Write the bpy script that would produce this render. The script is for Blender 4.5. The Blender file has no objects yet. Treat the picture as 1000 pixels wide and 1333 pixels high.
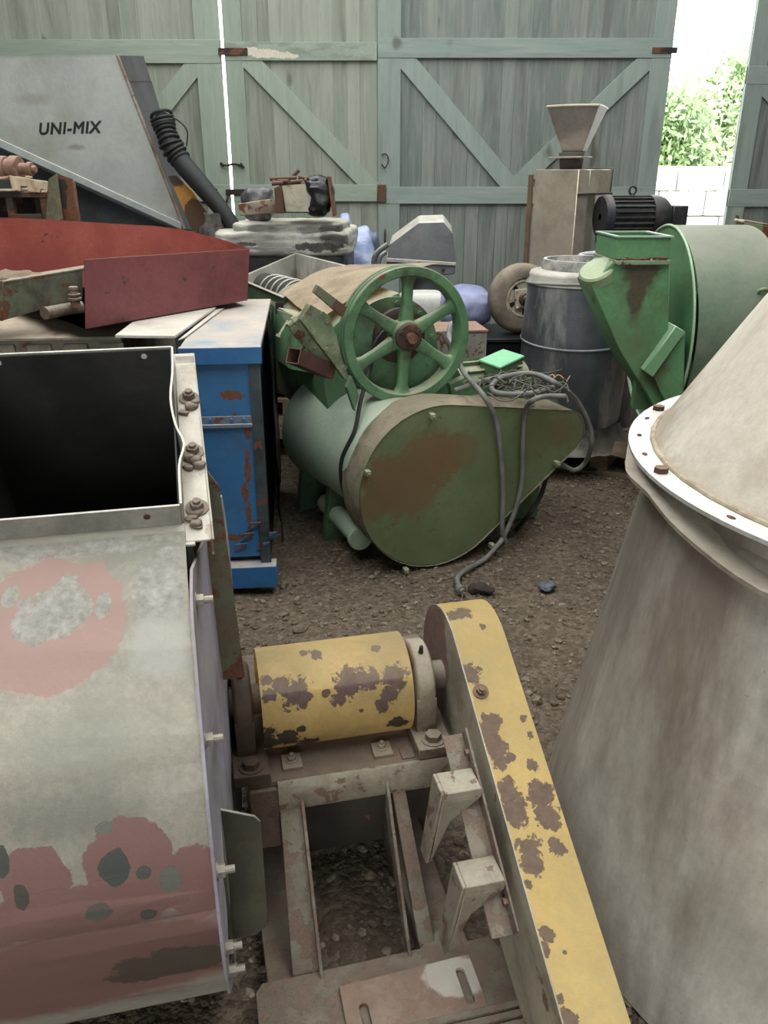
import bpy, bmesh, math, random
from mathutils import Vector, Matrix, noise

random.seed(7)
sc = bpy.context.scene
COL = sc.collection
R = math.radians

# ------------------------------------------------------------------ camera
FPX = 1060.0
PITCH = R(22.7)
CP, SP = math.cos(PITCH), math.sin(PITCH)
EYE = 1.6
cam_d = bpy.data.cameras.new('camera')
cam = bpy.data.objects.new('camera', cam_d)
COL.objects.link(cam)
cam.location = (0, 0, EYE)
cam.rotation_euler = (R(90) - PITCH, 0, 0)
cam_d.sensor_fit = 'HORIZONTAL'
cam_d.sensor_width = 36
cam_d.lens = 36 * FPX / 1000
cam_d.clip_start = 0.05
sc.camera = cam


def U(u, v, Y=None, z=None, X=None):
    """survey helper: the point of the place seen at a picture position, on a known plane"""
    r = (u - 500) / FPX
    q = (666.5 - v) / FPX
    d = Vector((r, CP + q * SP, -SP + q * CP))
    t = Y / d.y if Y is not None else ((z - EYE) / d.z if z is not None else X / d.x)
    return Vector((0, 0, EYE)) + d * t


class Fr:
    """a yawed ground frame: a to the right, b away, z up"""
    def __init__(s, x, y, deg, z=0):
        s.o = Vector((x, y, z))
        t = R(deg)
        s.e1 = Vector((math.cos(t), math.sin(t), 0))
        s.e2 = Vector((-math.sin(t), math.cos(t), 0))
        s.e3 = Vector((0, 0, 1))

    def __call__(s, a, b, z):
        return s.o + s.e1 * a + s.e2 * b + s.e3 * z

    def on(s, u, v, a=None, b=None):
        r = (u - 500) / FPX
        q = (666.5 - v) / FPX
        d = Vector((r, CP + q * SP, -SP + q * CP))
        c = Vector((0, 0, EYE))
        n = s.e1 if a is not None else s.e2
        k = a if a is not None else b
        t = ((s.o + n * k) - c).dot(n) / d.dot(n)
        return c + d * t


W0 = Fr(0, 0, 0)


# ------------------------------------------------------------------ mesh builder
class B:
    def __init__(s):
        s.bm = bmesh.new()

    def face(s, pts):
        vs = [s.bm.verts.new(p) for p in pts]
        try:
            return s.bm.faces.new(vs)
        except ValueError:
            return None

    def hexa(s, p):
        v = [s.bm.verts.new(q) for q in p]
        for f in ((0, 3, 2, 1), (4, 5, 6, 7), (0, 1, 5, 4), (1, 2, 6, 5), (2, 3, 7, 6), (3, 0, 4, 7)):
            s.bm.faces.new([v[i] for i in f])
        return s

    def box(s, F, a0, a1, b0, b1, z0, z1):
        return s.hexa([F(a0, b0, z0), F(a1, b0, z0), F(a1, b1, z0), F(a0, b1, z0),
                       F(a0, b0, z1), F(a1, b0, z1), F(a1, b1, z1), F(a0, b1, z1)])

    def prism(s, pts, vec):
        vec = Vector(vec)
        a = [s.bm.verts.new(p) for p in pts]
        b = [s.bm.verts.new(Vector(p) + vec) for p in pts]
        n = len(pts)
        s.bm.faces.new(a)
        s.bm.faces.new(b[::-1])
        for i in range(n):
            s.bm.faces.new((a[i], b[i], b[(i + 1) % n], a[(i + 1) % n]))
        return s

    def slab(s, pts, th):
        """a flat plate of thickness th; the given outline is its front"""
        pts = [Vector(p) for p in pts]
        n = Vector((0, 0, 0))
        for i in range(len(pts)):
            n += pts[i].cross(pts[(i + 1) % len(pts)])
        n.normalize()
        c = sum(pts, Vector((0, 0, 0))) / len(pts)
        if n.dot(c - Vector((0, 0, EYE))) < 0:
            n = -n
        return s.prism(pts, n * th)

    def loft(s, loops, close=True, caps=False):
        rows = [[s.bm.verts.new(p) for p in lp] for lp in loops]
        n = len(rows[0])
        m = n if close else n - 1
        for i in range(len(rows) - 1):
            for j in range(m):
                k = (j + 1) % n
                s.bm.faces.new((rows[i][j], rows[i][k], rows[i + 1][k], rows[i + 1][j]))
        if caps:
            s.bm.faces.new(rows[0][::-1])
            s.bm.faces.new(rows[-1])
        return s

    def lathe(s, o, axis, prof, n=32, caps=False, arc=None, ref=None):
        o = Vector(o)
        ax = Vector(axis).normalized()
        x = Vector(ref) if ref is not None else (Vector((1, 0, 0)) if abs(ax.x) < .8 else Vector((0, 0, 1)))
        x = (x - ax * x.dot(ax)).normalized()
        y = ax.cross(x)
        loops = []
        for h, r in prof:
            if arc is None:
                loops.append([o + ax * h + (x * math.cos(t) + y * math.sin(t)) * r
                              for t in [2 * math.pi * i / n for i in range(n)]])
            else:
                loops.append([o + ax * h + (x * math.cos(t) + y * math.sin(t)) * r
                              for t in [arc[0] + (arc[1] - arc[0]) * i / n for i in range(n + 1)]])
        return s.loft(loops, close=arc is None, caps=caps)

    def cyl(s, p0, p1, r0, r1=None, n=20):
        p0, p1 = Vector(p0), Vector(p1)
        d = p1 - p0
        return s.lathe(p0, d, [(0, r0), (d.length, r0 if r1 is None else r1)], n, caps=True)

    def tube(s, path, r, n=8, sub=6, closed=False):
        P = [Vector(p) for p in path]
        if sub > 1 and len(P) > 2:
            Q = []
            for i in range(len(P) - 1):
                a = P[i - 1] if i else P[0] * 2 - P[1]
                b, c = P[i], P[i + 1]
                d = P[i + 2] if i + 2 < len(P) else c * 2 - b
                for k in range(sub):
                    t = k / sub
                    Q.append(.5 * ((2 * b) + (c - a) * t + (2 * a - 5 * b + 4 * c - d) * t * t + (3 * b - a - 3 * c + d) * t ** 3))
            Q.append(P[-1])
            P = Q
        loops = []
        up = None
        for i, p in enumerate(P):
            t = (P[min(i + 1, len(P) - 1)] - P[max(i - 1, 0)])
            if t.length < 1e-9:
                continue
            t.normalize()
            if up is None:
                up = Vector((0, 0, 1)) if abs(t.z) < .9 else Vector((1, 0, 0))
            up = (up - t * up.dot(t))
            if up.length < 1e-6:
                up = Vector((.3, .5, .8)) - t * Vector((.3, .5, .8)).dot(t)
            up.normalize()
            w = t.cross(up)
            rr = r(i / max(1, len(P) - 1)) if callable(r) else r
            loops.append([p + (up * math.cos(q) + w * math.sin(q)) * rr for q in [2 * math.pi * j / n for j in range(n)]])
        return s.loft(loops, caps=True)

    def bolt(s, p, d, r=.012, h=.01, shank=0.0, washer=0.0):
        p, d = Vector(p), Vector(d).normalized()
        if washer:
            s.cyl(p, p + d * .003, washer, n=18)
            p = p + d * .003
        s.cyl(p, p + d * h, r, r * .96, n=6)
        if shank:
            s.cyl(p + d * h, p + d * (h + shank), r * .55, n=10)
        return s

    def holes(s, F, outer, inner, z0, z1, plane='ab'):
        """a plate with holes cut through it, outline and holes given in the frame's plane"""
        def w(p, z):
            return F(p[0], p[1], z) if plane == 'ab' else (F(p[0], z, p[1]) if plane == 'az' else F(z, p[0], p[1]))
        for z, in ((z0,), (z1,)):
            edges = []
            for lp in [outer] + inner:
                vs = [s.bm.verts.new(w(p, z)) for p in lp]
                for i in range(len(vs)):
                    edges.append(s.bm.edges.new((vs[i], vs[(i + 1) % len(vs)])))
            bmesh.ops.triangle_fill(s.bm, use_beauty=True, use_dissolve=False, edges=edges)
        for lp in [outer] + inner:
            n = len(lp)
            lo = [s.bm.verts.new(w(p, z0)) for p in lp]
            hi = [s.bm.verts.new(w(p, z1)) for p in lp]
            for i in range(n):
                k = (i + 1) % n
                s.bm.faces.new((lo[i], lo[k], hi[k], hi[i]))
        bmesh.ops.remove_doubles(s.bm, verts=s.bm.verts[:], dist=1e-5)
        return s

    def lump(s, F, a0, a1, b0, b1, z0, z1, n=14, p=6.0, amp=.02, freq=6.0, seed=0, fold=0):
        """a soft wrapped volume: rounded box with irregular folds"""
        bm2 = bmesh.new()
        bmesh.ops.create_cube(bm2, size=2)
        bmesh.ops.subdivide_edges(bm2, edges=bm2.edges[:], cuts=n, use_grid_fill=True)
        m = {}
        for v in bm2.verts:
            c = v.co
            L = (abs(c.x) ** p + abs(c.y) ** p + abs(c.z) ** p) ** (1 / p)
            q = c / L
            w = F(a0 + (a1 - a0) * (q.x + 1) / 2, b0 + (b1 - b0) * (q.y + 1) / 2, z0 + (z1 - z0) * (q.z + 1) / 2)
            k = noise.noise(w * freq + Vector((seed, 0, 0))) + .5 * noise.noise(w * freq * 2.3 + Vector((0, seed, 0)))
            if fold:
                k += fold * abs(noise.noise(Vector((w.x * freq, w.y * freq, w.z * freq * 3.5 + seed))))
            dirn = (F(q.x, q.y, q.z) - F(0, 0, 0))
            low = max(0.0, min(1.0, (q.z + 1) * 3))
            m[v] = s.bm.verts.new(w + dirn.normalized() * k * amp * low)
        for f in bm2.faces:
            s.bm.faces.new([m[v] for v in f.verts])
        bm2.free()
        return s

    def jitter(s, amp, freq=5, seed=0):
        for v in s.bm.verts:
            v.co += noise.noise_vector(v.co * freq + Vector((seed, seed, seed))) * amp
        return s


LOC = {}


def obj(name, b, mat, parent=None, bevel=0.0, sharp=38, seg=1):
    bm = b.bm
    bmesh.ops.recalc_face_normals(bm, faces=bm.faces[:])
    if bevel:
        ed = [e for e in bm.edges if len(e.link_faces) == 2 and e.calc_face_angle(0) > R(32)]
        bmesh.ops.bevel(bm, geom=ed, offset=bevel, segments=seg, affect='EDGES', profile=.6, clamp_overlap=True)
    L = LOC.get(parent.name if parent else None, Vector((0, 0, 0)))
    bmesh.ops.translate(bm, verts=bm.verts[:], vec=-L)
    me = bpy.data.meshes.new(name)
    bm.to_mesh(me)
    bm.free()
    for p in me.polygons:
        p.use_smooth = True
    me.set_sharp_from_angle(angle=R(sharp))
    me.materials.append(mat)
    o = bpy.data.objects.new(name, me)
    COL.objects.link(o)
    if parent:
        o.parent = parent
        LOC[o.name] = L
    return o


def tag(o, label, cat, group=None, kind=None):
    if label:
        o['label'] = label
    if cat:
        o['category'] = cat
    if group:
        o['group'] = group
    if kind:
        o['kind'] = kind
    return o


def thing(name, label, cat, loc, group=None):
    o = bpy.data.objects.new(name, None)
    COL.objects.link(o)
    o.empty_display_size = .1
    o.location = loc
    LOC[o.name] = Vector(loc)
    return tag(o, label, cat, group)


def solo(name, b, mat, label, cat, group=None, kind=None, **k):
    """a thing that is one mesh, its origin at its own base"""
    vs = [v.co for v in b.bm.verts]
    lo = Vector((sum(v.x for v in vs) / len(vs), sum(v.y for v in vs) / len(vs), min(v.z for v in vs)))
    bmesh.ops.translate(b.bm, verts=b.bm.verts[:], vec=-lo)
    o = obj(name, b, mat, None, **k)
    o.location = lo
    LOC[o.name] = lo
    return tag(o, label, cat, group, kind)


from mathutils.bvhtree import BVHTree


def survey(o, spots, k=1.0):
    """paint spots measured in the survey picture, laid on the built surface: (u, v, radius, colour, soft, wobble, scale, amount)"""
    me = o.data
    L = LOC.get(o.name, Vector((0, 0, 0)))
    tr = BVHTree.FromPolygons([v.co + L for v in me.vertices], [tuple(p.vertices) for p in me.polygons])
    out = []
    for sp in spots:
        u, v, rr = sp[:3]
        d = Vector(((u - 500) / FPX, CP + (666.5 - v) / FPX * SP, -SP + (666.5 - v) / FPX * CP))
        h = tr.ray_cast(Vector((0, 0, EYE)), d.normalized())
        if h[0] is None:
            continue
        t = h[3] / d.length
        rad_ = rr if isinstance(rr, tuple) else (rr, rr, rr)
        out.append((h[0], tuple(q * t / FPX * k for q in rad_)) + tuple(sp[3:]))
    return out


def remat(o, mat):
    o.data.materials.clear()
    o.data.materials.append(mat)


# ------------------------------------------------------------------ materials
def lin(c):
    return tuple((x / 255 / 12.92 if x / 255 <= .04045 else ((x / 255 + .055) / 1.055) ** 2.4) for x in c) + (1.0,)


class NT:
    def __init__(s, name):
        s.m = bpy.data.materials.new(name)
        s.m.use_nodes = True
        s.t = s.m.node_tree
        s.bsdf = s.t.nodes['Principled BSDF']
        s.co = s.n('ShaderNodeTexCoord').outputs['Object']

    def n(s, ty, **k):
        nd = s.t.nodes.new(ty)
        for a, v in k.items():
            setattr(nd, a, v)
        return nd

    def l(s, a, b):
        s.t.links.new(a, b)

    def vec(s, v, scale, off=(0, 0, 0)):
        nd = s.n('ShaderNodeMapping')
        nd.inputs['Scale'].default_value = scale
        nd.inputs['Location'].default_value = off
        s.l(v, nd.inputs['Vector'])
        return nd.outputs[0]

    def noise(s, scale, detail=5, rough=.6, v=None, dist=0.0):
        nd = s.n('ShaderNodeTexNoise')
        nd.inputs['Scale'].default_value = scale
        nd.inputs['Detail'].default_value = detail
        nd.inputs['Roughness'].default_value = rough
        nd.inputs['Distortion'].default_value = dist
        s.l(v if v is not None else s.co, nd.inputs['Vector'])
        return nd.outputs['Fac']

    def rng(s, f, a, b, c=0.0, d=1.0):
        nd = s.n('ShaderNodeMapRange')
        nd.inputs['From Min'].default_value = a
        nd.inputs['From Max'].default_value = b
        nd.inputs['To Min'].default_value = c
        nd.inputs['To Max'].default_value = d
        s.l(f, nd.inputs['Value'])
        return nd.outputs[0]

    def math(s, op, a, b=None):
        nd = s.n('ShaderNodeMath', operation=op)
        for i, x in enumerate((a, b)):
            if x is None:
                continue
            if isinstance(x, (int, float)):
                nd.inputs[i].default_value = x
            else:
                s.l(x, nd.inputs[i])
        return nd.outputs[0]

    def mix(s, f, a, b):
        nd = s.n('ShaderNodeMix', data_type='RGBA')
        for i, x in ((0, f), (6, a), (7, b)):
            if isinstance(x, tuple):
                nd.inputs[i].default_value = x
            elif isinstance(x, (int, float)):
                nd.inputs[i].default_value = x
            else:
                s.l(x, nd.inputs[i])
        return nd.outputs[2]

    def finish(s, col, rough=.6, metal=0.0, bump=None, bstr=.3, bdist=.01, spec=.35):
        b = s.bsdf
        s.l(col, b.inputs['Base Color'])
        for nm, x in (('Roughness', rough), ('Metallic', metal)):
            if isinstance(x, (int, float)):
                b.inputs[nm].default_value = x
            else:
                s.l(x, b.inputs[nm])
        b.inputs['Specular IOR Level'].default_value = spec
        if bump is not None:
            nd = s.n('ShaderNodeBump')
            nd.inputs['Strength'].default_value = bstr
            nd.inputs['Distance'].default_value = bdist
            s.l(bump, nd.inputs['Height'])
            s.l(nd.outputs[0], b.inputs['Normal'])
        return s.m


RUST = ((84, 56, 44), (116, 74, 52))


def aged(name, c1, c2=None, scale=4, rough=.6, metal=0.0, grime=None, grime_amt=.4, rust=None, rust_amt=0.0,
         rust_scale=7, dust=None, dust_amt=.8, dust_lo=.25, bump=.25, patches=(), L=(0, 0, 0), streak=1.0, fine=.12, spec=.35):
    """worn sheet metal: base tint, streaky grime, flaked rust, named patches of their own shape, settled dust"""
    t = NT(name)
    c2 = c2 or tuple(int(x * .82) for x in c1)
    col = t.mix(t.rng(t.noise(scale, 6), .36, .64), lin(c1), lin(c2))
    hgt = t.noise(scale * 18, 6, .7)
    ro = rough
    if fine:
        f = t.rng(t.noise(scale * 14, 8, .75), .38, .64)
        col = t.mix(t.math('MULTIPLY', f, min(.9, fine * 2.4)), col, lin(tuple(int(x * .6) for x in c1)))
        f2 = t.rng(t.noise(scale * 40, 4, .7, t.vec(t.co, (1, 1, 1), (9, 4, 2))), .66, .72)
        col = t.mix(t.math('MULTIPLY', f2, .5), col, lin(tuple(int(x * .45) for x in c1)))
    if grime:
        g = t.noise(scale * .9, 9, .68, t.vec(t.co, (1, 1, streak), (3.1, 1.7, .4)), .3)
        g = t.rng(g, .62 - grime_amt * .35, .72 - grime_amt * .2)
        col = t.mix(t.math('MULTIPLY', g, .85), col, lin(grime))
    if rust_amt:
        r1 = t.noise(rust_scale, 11, .62, t.vec(t.co, (1, 1, 1), (7.3, 2.2, 5.1)))
        m = t.rng(r1, .68 - rust_amt * .3, .70 - rust_amt * .3)
        rc = t.mix(t.rng(t.noise(rust_scale * 9, 6, .7), .35, .65), lin((rust or RUST)[0]), lin((rust or RUST)[1]))
        col = t.mix(m, col, rc)
        hgt = t.math('SUBTRACT', hgt, t.math('MULTIPLY', m, .5))
    wob = None
    for pt in patches:
        cen, rad, pc, soft, wamp = pt[:5]
        wsc = pt[5] if len(pt) > 5 else 9
        amt = pt[6] if len(pt) > 6 else 1.0
        c = Vector(cen) - Vector(L)
        sub = t.n('ShaderNodeVectorMath', operation='SUBTRACT')
        t.l(t.co, sub.inputs[0])
        sub.inputs[1].default_value = c
        dv = t.n('ShaderNodeVectorMath', operation='DIVIDE')
        t.l(sub.outputs[0], dv.inputs[0])
        dv.inputs[1].default_value = rad if isinstance(rad, tuple) else (rad, rad, rad)
        ln = t.n('ShaderNodeVectorMath', operation='LENGTH')
        t.l(dv.outputs[0], ln.inputs[0])
        w = t.noise(wsc, 9, .68, t.vec(t.co, (1, 1, 1), (cen[0] * 3 + 1, cen[1] * 5, cen[2] * 7)))
        d = t.math('ADD', ln.outputs['Value'], t.math('MULTIPLY', t.math('SUBTRACT', w, .5), wamp * 2.4))
        m = t.rng(d, 1.0, 1.0 - soft)
        if amt < 1:
            m = t.math('MULTIPLY', m, amt)
        if isinstance(pc[0], tuple):
            pcol = t.mix(t.rng(t.noise(60, 6, .7), .35, .65), lin(pc[0]), lin(pc[1]))
        else:
            pcol = lin(pc)
        col = t.mix(m, col, pcol)
        hgt = t.math('SUBTRACT', hgt, t.math('MULTIPLY', m, .45))
    if dust:
        g = t.n('ShaderNodeNewGeometry')
        sp = t.n('ShaderNodeSeparateXYZ')
        t.l(g.outputs['Normal'], sp.inputs[0])
        m = t.rng(sp.outputs['Z'], dust_lo, .95)
        m = t.math('MULTIPLY', m, t.rng(t.noise(scale * 2.2, 8, .65), .28, .55, .45, 1.0))
        col = t.mix(t.math('MULTIPLY', m, dust_amt), col, lin(dust))
    return t.finish(col, ro, metal, hgt, bump, .006, spec)


def wood(name, c1, c2, worn, worn_amt=.5, dark=(70, 72, 66), gx=30, rough=.8, horizontal=False, dark_amt=.7):
    t = NT(name)
    isl = t.n('ShaderNodeNewGeometry').outputs['Random Per Island']
    k = (1.2, 6, 14) if horizontal else (14, 6, 1.2)
    off = t.n('ShaderNodeCombineXYZ')
    t.l(t.math('MULTIPLY', isl, 37.0), off.inputs[0])
    t.l(t.math('MULTIPLY', isl, 91.0), off.inputs[2])
    ad = t.n('ShaderNodeVectorMath', operation='ADD')
    t.l(t.co, ad.inputs[0])
    t.l(off.outputs[0], ad.inputs[1])
    v = t.vec(ad.outputs[0], k)
    grain = t.noise(1.6, 9, .65, v, .4)
    big = t.noise(.55, 5, .6, v, .6)
    col = t.mix(isl, lin(c1), lin(c2))
    col = t.mix(t.math('MULTIPLY', t.rng(grain, .42, .7), worn_amt), col, lin(worn))
    col = t.mix(t.math('MULTIPLY', t.rng(big, .52, .72), dark_amt), col, lin(dark))
    fn = t.noise(5.0, 8, .7, v)
    col = t.mix(t.math('MULTIPLY', t.rng(fn, .55, .75), .35), col, lin(tuple(int(x * .6) for x in c1)))
    kn = t.noise(3.3, 2, .4, t.vec(ad.outputs[0], (1, 1, .8)))
    col = t.mix(t.math('MULTIPLY', t.rng(kn, .70, .76), .6), col, lin((74, 66, 56)))
    return t.finish(col, rough, 0, t.math('ADD', grain, fn), .35, .004, .2)


def plain(name, c, rough=.6, metal=0.0, var=.25, scale=8, bump=.2, spec=.35, alpha=None):
    t = NT(name)
    col = t.mix(t.rng(t.noise(scale, 7, .65), .3, .7), lin(c), lin(tuple(int(x * (1 - var)) for x in c)))
    m = t.finish(col, rough, metal, t.noise(scale * 9, 6, .65), bump, .004, spec)
    return m


DUST = (176, 164, 146)
DUSTD = (150, 138, 120)
M = {}
M['planks'] = wood('barn_planks', (145, 150, 138), (124, 131, 119), (165, 166, 153), .5, (104, 104, 90), dark_amt=.75)
M['planks_r'] = wood('barn_planks_grey', (124, 130, 124), (102, 110, 106), (154, 156, 146), .5, (94, 92, 86), dark_amt=.7)  # greyer boards; dimming beside the bright doorway is put into the tone too
M['rail'] = wood('barn_rails', (148, 158, 145), (136, 147, 134), (172, 176, 160), .45, (120, 126, 112), horizontal=True, dark_amt=.4)
M['post'] = wood('barn_posts', (146, 156, 143), (134, 145, 132), (168, 174, 158), .4, (118, 124, 112), dark_amt=.4)
M['rail_r'] = wood('barn_rails_grey', (140, 152, 144), (128, 140, 134), (160, 164, 154), .45, (104, 108, 102), horizontal=True, dark_amt=.5)
M['post_r'] = wood('barn_posts_grey', (138, 150, 142), (126, 138, 132), (156, 160, 150), .45, (102, 106, 100), dark_amt=.5)
M['pallet'] = wood('pallet_wood', (142, 124, 100), (110, 96, 80), (164, 148, 126), .5, (70, 60, 50), horizontal=True)
M['iron'] = aged('dark_iron', (62, 52, 46), (44, 38, 36), 12, .75, .2, rust=((90, 58, 42), (110, 74, 54)), rust_amt=.5)
M['rustm'] = aged('rusty_iron', (100, 74, 60), (76, 56, 48), 9, .9, .1, dust=(150, 128, 108), dust_amt=.6)
M['steelbolt'] = aged('zinc_bolt', (150, 146, 136), (118, 112, 102), 20, .5, .4, dust=DUST, dust_amt=.5)
M['black'] = plain('black_plastic', (26, 27, 30), .45, var=.4, bump=.3)
M['rubber'] = plain('black_rubber', (44, 44, 45), .6, var=.3)
M['cable'] = plain('grey_cable', (128, 126, 122), .65, var=.3)
M['blackcable'] = plain('black_cable', (40, 40, 42), .55, var=.3)


# ------------------------------------------------------------------ world and light
wd = bpy.data.worlds.new('overcast')
sc.world = wd
wd.use_nodes = True
bg = wd.node_tree.nodes['Background']
bg.inputs[0].default_value = (0.97, 1.0, 0.99, 1)
bg.inputs[1].default_value = 1.0
sc.view_settings.view_transform = 'Standard'
sc.view_settings.look = 'None'
sc.view_settings.gamma = 1
sc.view_settings.exposure = 2.62
try:
    sc.cycles.use_denoising = True
    sc.cycles.max_bounces = 8
    sc.cycles.diffuse_bounces = 5
    sc.cycles.transparent_max_bounces = 12
except Exception:
    pass


def portal(loc, rot, sx, sy):
    d = bpy.data.lights.new('sky_portal', 'AREA')
    d.shape = 'RECTANGLE'
    d.size, d.size_y = sx, sy
    d.cycles.is_portal = True
    o = bpy.data.objects.new('sky_portal', d)
    COL.objects.link(o)
    o.location = loc
    o.rotation_euler = rot


# ------------------------------------------------------------------ building shell
XL, XR, YF, YB, ZR = -5.2, 5.4, -5.0, 8.0, 5.2


def struct(name, b, mat, **k):
    o = obj(name, b, mat, None, **k)
    o['kind'] = 'structure'
    return o


def floor_mat():
    t = NT('packed_dirt')
    big = t.noise(1.1, 6, .6)
    col = t.mix(t.rng(big, .35, .65), lin((104, 91, 77)), lin((82, 72, 62)))
    st = t.n('ShaderNodeTexVoronoi')
    st.inputs['Scale'].default_value = 58
    t.l(t.co, st.inputs['Vector'])
    st2 = t.n('ShaderNodeTexVoronoi')
    st2.inputs['Scale'].default_value = 130
    t.l(t.co, st2.inputs['Vector'])
    col = t.mix(t.math('MULTIPLY', t.rng(st.outputs['Color'], .3, .9), .35), col, lin((156, 141, 122)))
    fn = t.noise(40, 8, .75)
    col = t.mix(t.rng(fn, .5, .75), col, lin((66, 57, 50)))
    h = t.math('ADD', t.math('MULTIPLY', st.outputs['Distance'], -1.2), t.math('MULTIPLY', st2.outputs['Distance'], -.6))
    h = t.math('ADD', h, t.math('MULTIPLY', fn, .8))
    return t.finish(col, .95, 0, h, .8, .012, .15)


def ground_z(x, y):
    p = Vector((x, y, 0))
    return -.012 + .009 * noise.noise(p * 2.1) + .006 * noise.noise(p * 7) + .004 * noise.noise(p * 19)


b = B()
nx, ny = 150, 200
x0, x1, y0, y1 = -3.2, 3.6, .2, 8.0
vs = [[b.bm.verts.new((x0 + (x1 - x0) * i / nx, y0 + (y1 - y0) * j / ny,
                       ground_z(x0 + (x1 - x0) * i / nx, y0 + (y1 - y0) * j / ny))) for i in range(nx + 1)] for j in range(ny + 1)]
for j in range(ny):
    for i in range(nx):
        b.bm.faces.new((vs[j][i], vs[j][i + 1], vs[j + 1][i + 1], vs[j + 1][i]))
for (a0, a1, c0, c1) in ((XL - .3, x0, YF, YB + .3), (x1, XR + .3, YF, YB + .3), (x0, x1, YF, y0), (x0, x1, y1, YB + .3)):
    b.face([(a0, c0, -.012), (a1, c0, -.012), (a1, c1, -.012), (a0, c1, -.012)])
M['dirt'] = floor_mat()
struct('floor', b, M['dirt'], sharp=80)

# loose stones lying on the dirt
M['stone'] = None
t = NT('gravel_stone')
isl = t.n('ShaderNodeNewGeometry').outputs['Random Per Island']
col = t.mix(isl, lin((98, 86, 73)), lin((146, 133, 116)))
col = t.mix(t.rng(t.noise(60, 5), .4, .7), col, lin((78, 68, 58)))
M['stone'] = t.finish(col, .95, 0, t.noise(150, 4), .4, .003, .15)
b = B()
ico = bmesh.new()
bmesh.ops.create_icosphere(ico, subdivisions=1, radius=1)
iv = [v.co.copy() for v in ico.verts]
ifc = [[v.index for v in f.verts] for f in ico.faces]
ico.free()
rs = random.Random(3)
verts, faces = [], []
for k in range(17000):
    x = rs.uniform(-1.0, 2.3)
    y = rs.uniform(.9, 6.2)
    dens = .5 + .9 * noise.noise(Vector((x * 1.3, y * 1.3, 4)))
    if rs.random() > dens + .25:
        continue
    s = .0035 + .0115 * rs.random() ** 2.2
    if rs.random() < .012:
        s *= 1.9
    n0 = len(verts)
    rot = Matrix.Rotation(rs.uniform(0, 6.28), 3, 'Z') @ Matrix.Rotation(rs.uniform(-.5, .5), 3, 'X')
    sx, sy, sz = rs.uniform(.8, 1.5), rs.uniform(.7, 1.2), rs.uniform(.45, .8)
    for c in iv:
        j = 1 + .28 * noise.noise(c * 2 + Vector((k, 0, 0)))
        q = rot @ Vector((c.x * sx, c.y * sy, c.z * sz)) * s * j
        verts.append((x + q.x, y + q.y, ground_z(x, y) + q.z + s * .2))
    faces += [[i + n0 for i in f] for f in ifc]
me = bpy.data.meshes.new('gravel')
me.from_pydata(verts, [], faces)
me.materials.append(M['stone'])
o = bpy.data.objects.new('gravel', me)
COL.objects.link(o)
tag(o, 'loose gravel stones scattered over the brown dirt floor between the machines', 'gravel', kind='stuff')


def planks(b, F, a0, a1, z0, z1, w=.138, y=0.0, th=.024, rnd=None):
    rnd = rnd or random.Random(1)
    a = a0
    while a < a1 - .02:
        e = min(a1, a + w * rnd.uniform(.8, 1.2))
        if a1 - e < .05:
            e = a1
        j = rnd.uniform(0, .003)
        bm0 = len(b.bm.verts)
        b.box(F, a, e, y + j, y + th + j, z0, z1)
        a = e


def leaf(name, x0, x1, z1, mat, posts, rails, braces, seed, z0=.01, sfx=''):
    """one leaf of the boarded barn doors: planks, posts, rails, diagonal braces"""
    F = Fr(0, YB, 0)
    b = B()
    planks(b, F, x0, x1, z0, z1, rnd=random.Random(seed))
    root = obj(name, b, mat, None, bevel=.003)
    root['kind'] = 'structure'
    for (p0, p1) in posts:
        bb = B().box(F, p0, p1, -.026, 0, z0, z1)
        obj('post', bb, M['post' + sfx], root, bevel=.003)
    for (ra, rb, q0, q1) in rails:
        bb = B().box(F, ra, rb, -.030, .0, q0, q1)
        obj('rail', bb, M['rail' + sfx], root, bevel=.003)
    for ib, (xa, za, xb, zb) in enumerate(braces):
        d = Vector((xb - xa, 0, zb - za)).normalized()
        n = Vector((-d.z, 0, d.x)) * .075
        A, C = F(xa, -.024 + .002 * ib, za) - d * .09, F(xb, -.024 + .002 * ib, zb) + d * (.06 if ib else .09)
        bb = B().prism([A + n, C + n, C - n, A - n], (0, .024, 0))
        obj('brace', bb, M['post' + sfx], root, bevel=.003)
    return root


ZD = 3.5
d1 = leaf('door_1', -3.75, -1.405, ZD, M['planks'], [(-1.62, -1.405), (-3.75, -3.6)],
          [(-3.75, -1.405, 1.345, 1.49), (-3.75, -1.405, 2.46, 2.64)],
          [(-1.68, 2.40, -2.55, 1.50)], 11)
d2 = leaf('door_2', -1.372, -.055, ZD, M['planks'], [(-1.372, -1.215)],
          [(-1.372, -.06, 1.345, 1.49), (-1.372, -.06, 2.48, 2.62)],
          [(-1.14, 2.46, -.16, 1.51)], 12)
d3 = leaf('door_3', -.055, 2.475, ZD, M['planks_r'], [(-.055, .145), (2.30, 2.475)],
          [(-.055, 2.475, 1.325, 1.47), (-.055, 2.475, 2.50, 2.65)],
          [(.20, 2.47, 1.13, 1.50), (2.26, 2.47, 1.22, 1.50)], 13, sfx='_r')
d4 = leaf('door_4', 3.15, 5.4, ZD, M['planks_r'], [(3.15, 3.31)],
          [(3.15, 5.4, 1.30, 1.45), (3.15, 5.4, 2.30, 2.44)],
          [(3.34, 2.28, 4.3, 1.48)], 14, sfx='_r')
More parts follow.
